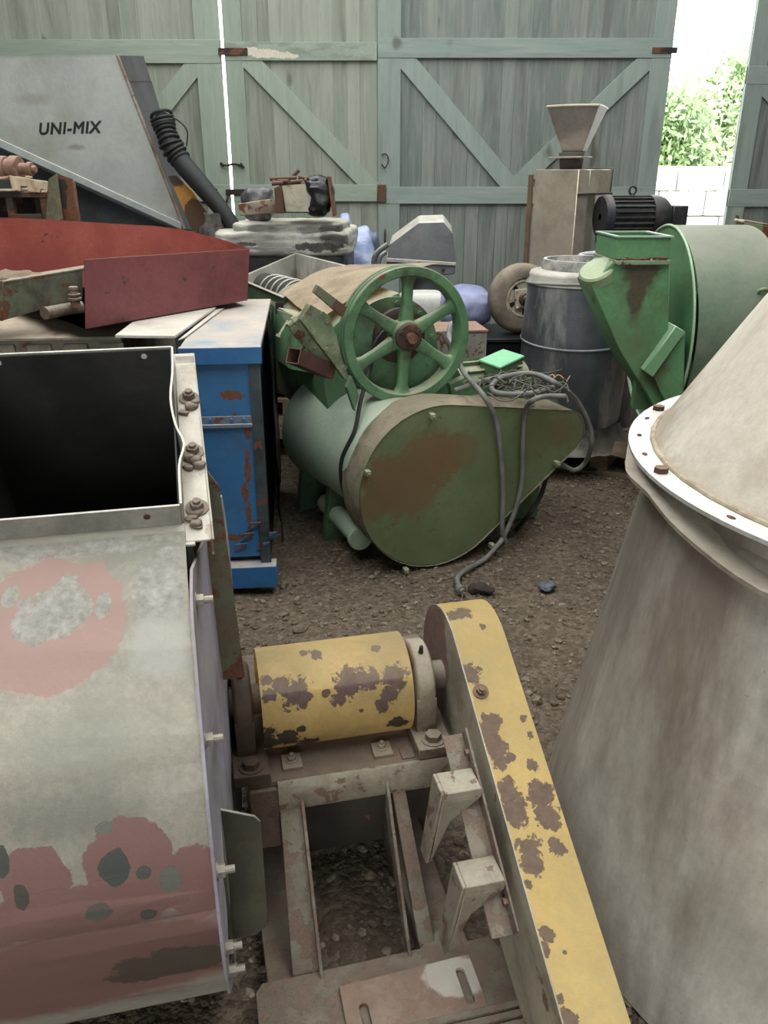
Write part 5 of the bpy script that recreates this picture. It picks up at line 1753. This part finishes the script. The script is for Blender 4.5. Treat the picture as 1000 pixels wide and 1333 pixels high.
# ------------------------------------------------------------------ 9  grey hooded machine behind the flywheel
HD = Fr(.05, 5.9, 0)
hood = thing('hooded_machine', 'grey machine with a faceted sloping hood, behind the flywheel', 'machine', (.3, 6.15, 0))
mhood = aged('hood_grey', (112, 114, 114), (98, 100, 102), 4, .6, grime=(82, 82, 82), grime_amt=.35, dust=(202, 196, 184), dust_amt=.95, dust_lo=.3)
ol = [(503, 342), (507, 318), (545, 290), (578, 289), (590, 304), (594, 342)]
b = B().prism([U(u, v, Y=5.9) for u, v in ol], (.02, .40, .03))
obj('hood', b, mhood, hood, bevel=.012, seg=2)
b = B().prism([U(u, v, Y=5.88) for u, v in ((503, 336), (594, 342), (594, 346), (503, 341))], (.01, .44, 0))
obj('hood_rim', b, aged('hood_rim', (176, 172, 162), (150, 146, 138), 8, .6, dust=(206, 200, 188), dust_amt=.8), hood, bevel=.003)
b = B().prism([U(u, v, Y=5.9) for u, v in ((503, 340), (593, 345), (592, 357), (540, 362), (505, 352))], (.01, .38, 0))
obj('lower_shell', b, mhood, hood, bevel=.006)
obj('bolt', B().bolt(U(546, 344, Y=5.88), (0, -1, 0), .014, .012), M['iron'], hood)
obj('bolt', B().bolt(U(577, 352, Y=5.88), (0, -1, 0), .014, .012), M['iron'], hood)
b = B().tube([U(505, 318, Y=5.95), U(492, 328, Y=5.95), U(487, 338, Y=5.95), U(487, 356, Y=5.95)], .018, 10, 5).tube([U(503, 328, Y=5.9), U(496, 334, Y=5.9), U(493, 345, Y=5.9), U(493, 358, Y=5.9)], .014, 10, 5)
obj('guard_bar', b, mhood, hood)
b = B().cyl((.30, 6.1, -.01), (.30, 6.1, .97), .10, .13, 24).box(W0, .05, .55, 5.9, 6.3, -.01, .06)
obj('pedestal', b, mhood, hood)
b = B().lump(Fr(.14, 5.45, 0), -.05, .27, 0, .3, .0, .86, 10, 8, .005, 5, 1)
solo('squat_tub', b, aged('pale_drum', (196, 194, 188), (166, 164, 160), 5, .5, dust=(214, 210, 200), dust_amt=.5), 'pale grey squat tub seen through the flywheel spokes', 'tub')
#@@MORE

# ------------------------------------------------------------------ 10  stainless mill with funnel and motor
SS = Fr(1.204, 5.45, 42)
mill = thing('stainless_mill', 'tall stainless box mill with a square funnel on top and a black finned motor', 'mill', SS(.0, .2, 0))
mss = aged('stainless', (206, 194, 176), (184, 172, 156), 3, .36, .5, grime=(156, 140, 124), grime_amt=.35, dust=(196, 186, 170), dust_amt=.5, fine=.05, spec=.5)
mssd = aged('stainless_dull', (96, 92, 88), (78, 74, 72), 4, .5, .3, grime=(64, 60, 58), grime_amt=.4, dust=DUST, dust_amt=.5)
zt = 1.612
body = obj('box_body', B().box(SS, 0, .12, 0, .34, .0, zt).box(SS, .12, .35, .10, .34, .0, 1.47).box(SS, .12, .36, 0, .34, 1.47, zt), mss, mill, bevel=.004)
obj('side_lip', B().box(SS, -.012, .0, -.006, .36, .9, 1.0).box(SS, .0, .37, -.014, .0, 1.46, 1.475).box(SS, .36, .374, 0, .34, 1.46, 1.62), mssd, mill, bevel=.002)
obj('door_edge', B().box(SS, -.02, .0, .345, .375, .7, 1.58), aged('door_edge_rust', (120, 92, 74), (98, 80, 68), 9, .7), mill)
# funnel
fr0 = [(.13, .02), (.30, .02), (.30, .19), (.13, .19)]


def fpt(k, z, g):
    c = (.155, .16)
    h = g / 2
    x, y = ((-h, -h), (h, -h), (h, h), (-h, h))[k]
    ca, sa = math.cos(R(25)), math.sin(R(25))
    return SS(c[0] + x * ca - y * sa, c[1] + x * sa + y * ca, z)


b = B()
th2 = .008
for k in range(4):
    j = (k + 1) % 4
    b.hexa([fpt(k, 1.71, .125), fpt(j, 1.71, .125), fpt(j, 1.71, .105), fpt(k, 1.71, .105), fpt(k, 1.965, .315), fpt(j, 1.965, .315), fpt(j, 1.965, .299), fpt(k, 1.965, .299)])
fun = obj('funnel', b, aged('funnel_steel', (158, 150, 146), (140, 132, 130), 3, .36, .5, grime=(120, 110, 104), grime_amt=.4), mill, bevel=.001)
b = B()
for k in range(4):
    j = (k + 1) % 4
    b.tube([fpt(k, 1.968, .317), fpt(k, 1.968, .317).lerp(fpt(j, 1.968, .317), .5) + Vector((0, 0, .003)), fpt(j, 1.968, .317)], .007, 6, 3)
obj('rolled_rim', b, mss, fun)
b = B()
for k in range(4):
    j = (k + 1) % 4
    b.hexa([fpt(k, zt, .14), fpt(j, zt, .14), fpt(j, zt, .12), fpt(k, zt, .12), fpt(k, 1.71, .16), fpt(j, 1.71, .16), fpt(j, 1.71, .14), fpt(k, 1.71, .14)])
obj('throat', b, mssd, fun, bevel=.001)
obj('slide_gate', B().box(SS, -.03, .10, -.02, .22, 1.675, 1.685), mss, fun, bevel=.002)
mmot = aged('motor_black', (54, 54, 58), (40, 40, 44), 8, .5, .1, grime=(76, 72, 70), grime_amt=.3, dust=(120, 116, 112), dust_amt=.6)
m0, m1 = Vector((1.36, 5.45, 1.335)), Vector((1.83, 5.52, 1.335))
ma = (m1 - m0).normalized()
b = B().lathe(m0, ma, [(0, .02), (0, .122), (.012, .132), (.05, .132), (.055, .108), (.31, .108), (.315, .128), (.37, .128), (.41, .115), (.44, .09), (.44, .02)], 40)
motor = obj('motor', b, mmot, mill, sharp=30)
mx = ma.cross(Vector((0, 0, 1))).normalized()
mz = mx.cross(ma)
for k in range(22):
    t_ = 2 * math.pi * k / 22
    rdir = mx * math.cos(t_) + mz * math.sin(t_)
    tdir = ma.cross(rdir)
    c0, c1_ = m0 + ma * .055, m0 + ma * .312
    b = B().hexa([c0 + rdir * .104 - tdir * .004, c1_ + rdir * .104 - tdir * .004, c1_ + rdir * .104 + tdir * .004, c0 + rdir * .104 + tdir * .004,
                  c0 + rdir * .126 - tdir * .003, c1_ + rdir * .126 - tdir * .003, c1_ + rdir * .126 + tdir * .003, c0 + rdir * .126 + tdir * .003])
    obj('fin', b, mmot, motor)
obj('lifting_eye', B().tube([m0 + ma * .2 + mz * .125 + ma * .022 * math.cos(q) + mz * (.03 + .024 * math.sin(q)) for q in [R(-80 + 34 * j) for j in range(11)]], .007, 8, 3), mmot, motor)
obj('motor_foot', B().box(Fr(m0.x, m0.y, 8), .04, .40, -.12, .14, 1.17, 1.21).box(Fr(m0.x, m0.y, 8), .10, .36, -.05, .08, -.01, 1.17), mssd, mill, bevel=.003)
obj('end_box', B().box(Fr(m1.x, m1.y, 8), -.01, .09, -.05, .10, 1.22, 1.40), mmot, motor, bevel=.006)

# ------------------------------------------------------------------ 11  tyre, tarpaulins, crate and rusty box
tcr = thing('dark_crate', 'low black crate in shadow beneath the dusty tyre', 'crate', (.72, 5.5, 0))
obj('shell', B().box(W0, .46, .92, 5.18, 5.70, -.01, .60), M['black'], tcr, bevel=.01)
obj('lid', B().box(W0, .44, .94, 5.16, 5.72, .60, .625), M['black'], tcr, bevel=.004)
tyre = thing('old_tyre', 'dusty worn tyre on a cream hub with a rusty axle nut, behind the wrapped barrel', 'tyre', (.90, 5.42, .63))
TC = Vector((.885, 5.38, .845))
tn = Vector((.22, -1, .06)).normalized()
mty = aged('tyre_rubber', (116, 106, 94), (92, 84, 74), 6, .85, grime=(140, 128, 112), grime_amt=.4, dust=(160, 148, 130), dust_amt=.6, bump=.5)
b = B().lathe(TC - tn * .07, tn, [(0, .13), (.0, .19), (.02, .212), (.05, .218), (.09, .218), (.12, .212), (.138, .19), (.142, .16), (.136, .13), (.10, .122), (.04, .122), (0, .13)], 56)
b2 = obj('tyre', b, mty, tyre, sharp=40)
mhubc = aged('hub_cream', (190, 182, 162), (164, 154, 134), 8, .6, grime=(120, 106, 90), grime_amt=.4, rust=RUST, rust_amt=.15)
b = B().lathe(TC + tn * .03, tn, [(0, .128), (.02, .125), (.03, .11), (.015, .10), (.010, .06), (.02, .05)], 40)
hubw = obj('rim', b, mhubc, tyre, sharp=30)
tx = tn.cross(Vector((0, 0, 1))).normalized()
tz = tx.cross(tn)
for k in range(5):
    t_ = k * 1.2566 + .9
    c = TC + tn * .045 + (tx * math.cos(t_) + tz * math.sin(t_)) * .08
    u_ = (tx * math.cos(t_) + tz * math.sin(t_))
    w_ = tn.cross(u_)
    obj('opening', B().prism([c + u_ * .022 - w_ * .010, c + u_ * .022 + w_ * .022, c - u_ * .018 + w_ * .012, c - u_ * .018 - w_ * .008], tn * .002), M['black'], hubw)  # black plate stands in for the dark of an opening in the hub
c = TC + tn * .05
sq = B().prism([c + (tx * i + tz * j) for i, j in ((-.068, -.06), (.062, -.066), (.068, .06), (-.06, .068))], tn * .016)
for i, j in ((-.055, -.05), (.05, -.054), (.056, .05), (-.05, .056)):
    sq.bolt(c + tx * i + tz * j + tn * .016, tn, .010, .010)
fg = obj('bearing_flange', sq, mhubc, tyre, bevel=.004)
obj('axle_nut', B().cyl(c + tn * .016, c + tn * .04, .042, .036, 24).cyl(c + tn * .04, c + tn * .075, .026, n=16).bolt(c + tn * .07, tn, .020, .012), M['rustm'], fg)
q = TC + Vector((.12, -.09, -.03))
obj('hanger_plate', B().box(Fr(q.x, q.y, 12), -.055, .09, -.01, .02, .60, q.z), aged('hanger_grey', (112, 108, 104), (90, 86, 82), 8, .7, rust=RUST, rust_amt=.2), tyre, bevel=.003)
mpur = aged('tarp_lilac', (142, 148, 184), (116, 120, 156), 4, .4, grime=(160, 164, 190), grime_amt=.4, spec=.5, bump=.3)
b = B().lump(Fr(.58, 5.55, 0), -.24, .14, -.16, .2, .625, .90, 16, 2.6, .02, 6, 3, .5)
solo('lilac_tarpaulin', b, mpur, 'smooth lilac-grey plastic bundle between the flywheel and the dusty tyre', 'tarpaulin', sharp=60)
rbx = thing('rusty_box', 'rusty pale grey steel box standing just behind the flywheel, right side', 'box', (.53, 4.85, 0))
mrb = aged('rusty_box_paint', (150, 150, 140), (128, 126, 116), 8, .8, grime=(100, 84, 70), grime_amt=.3, rust=RUST, rust_amt=.42, rust_scale=26)
mrt = aged('rusty_box_top', (142, 110, 94), (112, 84, 72), 9, .9, dust=(166, 138, 122), dust_amt=.6)
RB = Fr(.60, 4.78, 8)
obj('shell', B().box(RB, -.36, .0, 0, .30, -.01, .735), mrb, rbx, bevel=.004)
obj('side_panel', B().box(RB, .0, .006, .02, .28, .02, .72), mrb, rbx, bevel=.002)
obj('lid', B().box(RB, -.365, .008, -.006, .305, .735, .75), mrt, rbx, bevel=.003)
obj('knob', B().cyl(RB(.006, .16, .69), RB(.04, .16, .69), .018, n=14), mrb, rbx)
b = B().tube([Vector((.40, 4.60, .55)), Vector((.44, 4.66, .70)), Vector((.42, 4.68, .79)), Vector((.38, 4.66, .80)), Vector((.37, 4.62, .72)), Vector((.42, 4.5, .6)), Vector((.55, 4.45, .5)), Vector((.60, 4.40, .42))], .016, 10, 6)
solo('grey_hose', b, aged('hose_grey', (158, 156, 158), (136, 134, 136), 8, .6), 'pale grey hose hooked over the front of the rusty box', 'hose')
b = B().lump(Fr(.47, 4.25, -30), -.10, .22, -.12, .10, -.01, .58, 14, 3, .03, 9, 5, 1.0)
solo('paper_sack', b, aged('sack_paper', (196, 182, 152), (174, 158, 130), 7, .85, grime=(140, 120, 98), grime_amt=.4, bump=.4), 'crumpled cream paper sack between the flywheel and the light green box', 'sack', sharp=50)

# ------------------------------------------------------------------ 12  wrapped barrel on its pallet
PF = Fr(1.235, 4.40, -27)
pal = thing('wooden_pallet', 'weathered wooden pallet carrying the film-wrapped black barrel', 'pallet', PF(.05, .4, 0))
PW0, PW1 = -.52, .50
for k in range(6):
    obj('deck_board', B().box(PF, PW0, PW1, .0 + k * .162, .115 + k * .162, .108, .128).jitter(.003, 5, k), M['pallet'], pal, bevel=.002)
for k, a_ in enumerate((PW0, -.06, PW1 - .10)):
    obj('stringer', B().box(PF, a_, a_ + .10, .0, .92, .018, .108).jitter(.003, 5, k), M['pallet'], pal, bevel=.003)
for k in range(3):
    obj('base_board', B().box(PF, PW0, PW1, .0 + k * .41, .10 + k * .41, -.01, .018), M['pallet'], pal, bevel=.002)
b = B().prism([PF(.06, -.03, .13), PF(.17, -.03, .115), PF(.17, .0, .20), PF(.07, .0, .20)], PF.e2 * .012).prism([PF(.15, -.02, .12), PF(.165, -.02, .12), PF(.165, .0, .26), PF(.15, .0, .26)], PF.e2 * .06)
solo('wood_offcut', b, M['pallet'], 'pale splintered board end on the front edge of the pallet', 'offcut', bevel=.002)
DC = Vector((1.085, 4.66, 0))
bar = thing('wrapped_barrel', 'tall black barrel wrapped in dusty stretch film, standing on the pallet', 'barrel', DC + Vector((0, 0, .128)))
mbar = aged('barrel_film', (84, 86, 92), (60, 61, 67), 5, .28, grime=(140, 138, 136), grime_amt=.42, streak=.35, spec=.6, dust=(190, 184, 176), dust_amt=.85, bump=.3)
prof_ = [(.13, .10), (.13, .285), (.30, .296), (.50, .300), (.70, .297), (.73, .302), (.76, .297), (.90, .292), (.98, .286), (1.03, .285), (1.06, .268), (1.075, .272), (1.09, .262), (1.10, .215), (1.10, .20)]
b = B().lathe(DC, (0, 0, 1), prof_, 64)
for v in b.bm.verts:
    r_ = Vector((v.co.x - DC.x, v.co.y - DC.y, 0))
    if r_.length > .2:
        v.co += r_.normalized() * .006 * noise.noise(Vector((v.co.x * 6, v.co.y * 6, v.co.z * 14)))
obj('drum', b, mbar, bar, sharp=60)
mdst = aged('barrel_top_dust', (206, 200, 190), (176, 168, 156), 6, .8, grime=(150, 140, 128), grime_amt=.4)
b = B().lathe(DC, (0, 0, 1), [(1.032, .2905), (1.04, .2905), (1.062, .274), (1.078, .279), (1.096, .268), (1.108, .20), (1.09, .19)], 64)
obj('shoulder', b, mdst, bar, sharp=60)
b = B().lathe(DC, (0, 0, 1), [(1.09, .205), (1.10, .213), (1.14, .212), (1.158, .206), (1.158, .188), (1.10, .184), (1.095, .0)], 48)
obj('collar', b, aged('collar_film', (120, 122, 126), (88, 90, 96), 8, .4, grime=(190, 184, 174), grime_amt=.5, dust=(208, 204, 196), dust_amt=.9, streak=1), bar, sharp=40)
for z, r_ in ((.73, .301), (1.035, .290)):
    obj('film_band', B().tube([DC + Vector((r_ * math.cos(t_), r_ * math.sin(t_), z + .02 * math.sin(t_ + z * 9))) for t_ in [6.2832 * i / 48 for i in range(49)]], .006, 6, 1), aged('film_band', (150, 150, 152), (120, 120, 124), 10, .35), bar)
# film skirt spread over the pallet deck
b = B()
rows = []
for i in range(9):
    s_ = i / 8
    row = []
    for j in range(97):
        t_ = 6.2832 * j / 96
        fold = noise.noise(Vector((math.cos(t_) * 7, math.sin(t_) * 7, s_ * 1.5)))
        r_ = .302 + .075 * s_ ** 1.5 + .03 * fold * s_
        row.append(DC + Vector((r_ * math.cos(t_), r_ * math.sin(t_), .27 - .138 * s_ ** .8 + .012 * abs(fold) * s_ + (.002 if i == 8 else 0))))
    rows.append(row)
b.loft(rows, close=False)
bmesh.ops.solidify(b.bm, geom=b.bm.faces[:], thickness=.0015)
obj('film_skirt', b, aged('film_skirt', (112, 106, 99), (82, 77, 72), 6, .3, grime=(160, 152, 142), grime_amt=.4, spec=.6, dust=(170, 160, 148), dust_amt=.6), bar, sharp=70)
D2 = Vector((1.42, 5.10, 0))
bar2 = thing('spare_barrel', 'dark barrel with a white double rim, behind the wrapped barrel', 'barrel', D2)
obj('drum', B().lathe(D2, (0, 0, 1), [(-.01, .1), (0, .24), (1.08, .24), (1.08, .20), (.9, .19)], 48), mbar, bar2, sharp=40)
for z in (1.09, 1.125):
    obj('rim', B().tube([D2 + Vector((.235 * math.cos(t_), .235 * math.sin(t_), z)) for t_ in [6.2832 * i / 48 for i in range(49)]], .018, 10, 1), aged('white_rim', (214, 214, 214), (190, 190, 190), 8, .5), bar2)
b = B().lathe(Vector((1.25, 4.05, 0)), (0, 0, 1), [(-.0, .13), (.012, .145), (.024, .13), (.012, .118), (-.0, .13)], 40)
# black hose loop lying under the guard's point
b = B().tube([U(728, 590, z=.02) + Vector((.0, .12, 0)), U(740, 604, z=.02), U(765, 610, z=.02), U(800, 610, z=.022)], .012, 8, 6)
solo('black_hose', b, M['blackcable'], 'black hose lying on the dirt along the front of the wooden pallet', 'hose')

# ------------------------------------------------------------------ 13  green fan with square inlet
GF = Fr(1.05, 3.55, 2)
gfan = thing('green_fan', 'green scroll fan with a square inlet box and chute, standing beside the wrapped barrel', 'fan', GF(.5, .3, 0))
LG = LOC[gfan.name]
GG = (104, 152, 108)
mgf = aged('fan_green', GG, (92, 138, 96), 4, .5, grime=(92, 116, 84), grime_amt=.35, dust=(176, 178, 156), dust_amt=.6, L=LG)
mchute = aged('chute_green', GG, (90, 134, 94), 4, .5, grime=(86, 104, 74), grime_amt=.35, L=LG, dust=(170, 176, 150), dust_amt=.5,
              patches=[(U(835, 350, Y=3.5), (.10, .3, .12), ((66, 66, 54), (84, 88, 66)), .4, .5, 12), (U(828, 385, Y=3.5), (.045, .3, .14), ((72, 64, 52), (86, 82, 62)), .4, .5, 14),
                       (U(830, 450, Y=3.5), (.16, .3, .12), (96, 110, 78), .9, .7, 10, .7), (U(850, 480, Y=3.5), (.08, .3, .1), ((76, 72, 56), (96, 100, 74)), .7, .6, 14, .8)])
mscroll = aged('scroll_green', (150, 174, 146), (122, 156, 126), 2.6, .5, grime=(178, 178, 164), grime_amt=.5, streak=.6, dust=(196, 192, 176), dust_amt=.75, L=LG)
GY = 3.50


def GP(u, v, dy=0):
    return U(u, v, Y=GY + dy)


b = B().prism([GP(u, v) for u, v in ((804, 336), (873, 340), (869, 470), (867, 540), (858, 545), (842, 512), (826, 488), (806, 455), (770, 372), (796, 342))], (0, .28, 0))
ch = obj('chute', b, mchute, gfan, bevel=.004)
b = B()
x0_, x1_ = GP(803, 310).x, GP(874, 306).x
zlo, zhi = GP(803, 337).z, GP(803, 309).z
g_ = Fr(x0_, GY - .01, 2)
w_ = x1_ - x0_
b.box(g_, 0, w_, 0, .008, zlo, zhi).box(g_, 0, w_, .292, .30, zlo, zhi).box(g_, 0, .008, .008, .292, zlo, zhi).box(g_, w_ - .008, w_, .008, .292, zlo, zhi)
inl = obj('inlet_box', b, mgf, gfan, bevel=.001)
b = B()
b.box(g_, -.006, w_ + .010, -.008, .012, zhi, zhi + .006).box(g_, -.006, w_ + .010, .288, .308, zhi, zhi + .006).box(g_, -.006, .012, .012, .288, zhi, zhi + .006).box(g_, w_ - .012, w_ + .010, .012, .288, zhi, zhi + .006)
obj('inlet_rim', b, aged('rim_pale_green', (160, 186, 168), (138, 168, 150), 8, .5, dust=(190, 196, 186), dust_amt=.6), inl)
b = B().box(g_, -.004, w_ + .006, -.016, .31, zlo - .022, zlo - .004)
obj('lip', b, aged('lip_green', (150, 168, 138), (126, 146, 116), 12, .7, rust=RUST, rust_amt=.3, dust=DUST, dust_amt=.6, bump=.6), inl, bevel=.002)
rs = random.Random(4)
b = B()
for k in range(26):
    c = g_(rs.uniform(0, w_), -.008, zlo - .004)
    b.lump(Fr(c.x, c.y, 0), -.010, .010, -.006, .006, c.z - .003, c.z + rs.uniform(.006, .016), 2, 2.5, .004, 50, k)
dbr = obj('seed_debris', b, M['rustm'], inl)
dbr['kind'] = 'stuff'
# round capped spout
c0_ = GP(779, 356, .06)
cd = (GP(766, 332, .10) - GP(790, 362, .10)).normalized()
cd = Vector((-.42, -.38, .82)).normalized()
b = B().lathe(c0_ - cd * .05, cd, [(-.06, .06), (.03, .068), (.03, .078), (.07, .078), (.078, .07), (.08, .0)], 36)
obj('spout_cap', b, aged('cap_pale_green', (160, 176, 142), (134, 156, 120), 10, .7, grime=(106, 118, 88), grime_amt=.4, dust=(186, 186, 160), dust_amt=.6, bump=.5), gfan, sharp=35)
# scroll
SX = 1.31
SCY, SCZ, SR = 3.93, .905, .465
b = B().lathe(Vector((SX, SCY, SCZ)), (1, 0, 0), [(0, .0), (0, SR)], 72)
dsk = obj('side_disc', b, mgf, gfan, sharp=30)
b = B().lathe(Vector((SX - .003, SCY, SCZ)), (1, .04, 0), [(0, SR + .004), (.36, SR + .004)], 72)
bmesh.ops.solidify(b.bm, geom=b.bm.faces[:], thickness=.003)
obj('scroll', b, mscroll, gfan, sharp=50)
b = B().tube([Vector((SX - .003, SCY + (SR + .004) * math.cos(t_), SCZ + (SR + .004) * math.sin(t_))) for t_ in [6.2832 * i / 72 for i in range(73)]], .006, 8, 1)
obj('seam', b, aged('seam_pale', (176, 200, 170), (150, 182, 150), 8, .5), dsk)
b = B().lathe(Vector((SX + .355, SCY + .014, SCZ)), (1, .04, 0), [(0, .0), (0, SR), (.01, SR), (.01, 0)], 72)
obj('side_disc', b, mgf, gfan, sharp=30)
b = B().prism([U(u, v, Y=4.15) for u, v in ((967, 289), (1010, 296), (1030, 400), (985, 330))], (.0, .06, 0))
b.prism([U(u, v, Y=4.15) for u, v in ((967, 289), (1010, 296), (1010, 293), (970, 286))], (0, .12, 0))
obj('outlet_flange', b, aged('flange_worn_green', (124, 150, 110), (140, 112, 92), 9, .7, rust=RUST, rust_amt=.3, dust=(190, 176, 160), dust_amt=.8), gfan, bevel=.002)
# bracket box and leg
b = B().prism([GP(u, v, -.05) for u, v in ((838, 483), (880, 424), (893, 432), (850, 492))], (0, .16, 0))
bk = obj('drive_cover', b, aged('cover_pale_green', (134, 176, 136), (118, 160, 120), 6, .5, dust=(186, 196, 170), dust_amt=.6), gfan, bevel=.004)
b = B().prism([GP(u, v, -.03) for u, v in ((850, 490), (893, 432), (890, 520), (874, 540), (862, 515))], (0, .2, 0))
obj('cover_side', b, mchute, gfan, bevel=.004)
b = B().prism([GP(u, v, .30) for u, v in ((828, 488), (848, 500), (852, 560), (832, 560))], (0, .04, 0))
obj('hanger', B().box(W0, GP(828, 500, .1).x, GP(852, 500, .1).x, GY + .10, GY + .15, .60, GP(830, 485, .1).z), mgf, gfan, bevel=.003)
obj('leg', B().box(W0, SX + .3, SX + .38, SCY - .1, SCY - .03, -.01, .6), mgf, gfan, bevel=.003)
obj('leg', B().box(W0, SX + .16, SX + .24, SCY + .1, SCY + .17, -.01, .6), mgf, gfan, bevel=.003)
for (u, v) in ((838, 505), (848, 522)):
    p = GP(u, v, .08)
    obj('bolt', B().bolt(p, (0, -1, 0), .016, .016, .03), mcr, gfan)
obj('hook', B().tube([GP(985, 386, .05), GP(990, 378, .02), GP(1000, 378, .02), GP(1005, 388, .05)], .008, 8, 4), mclip, gfan)
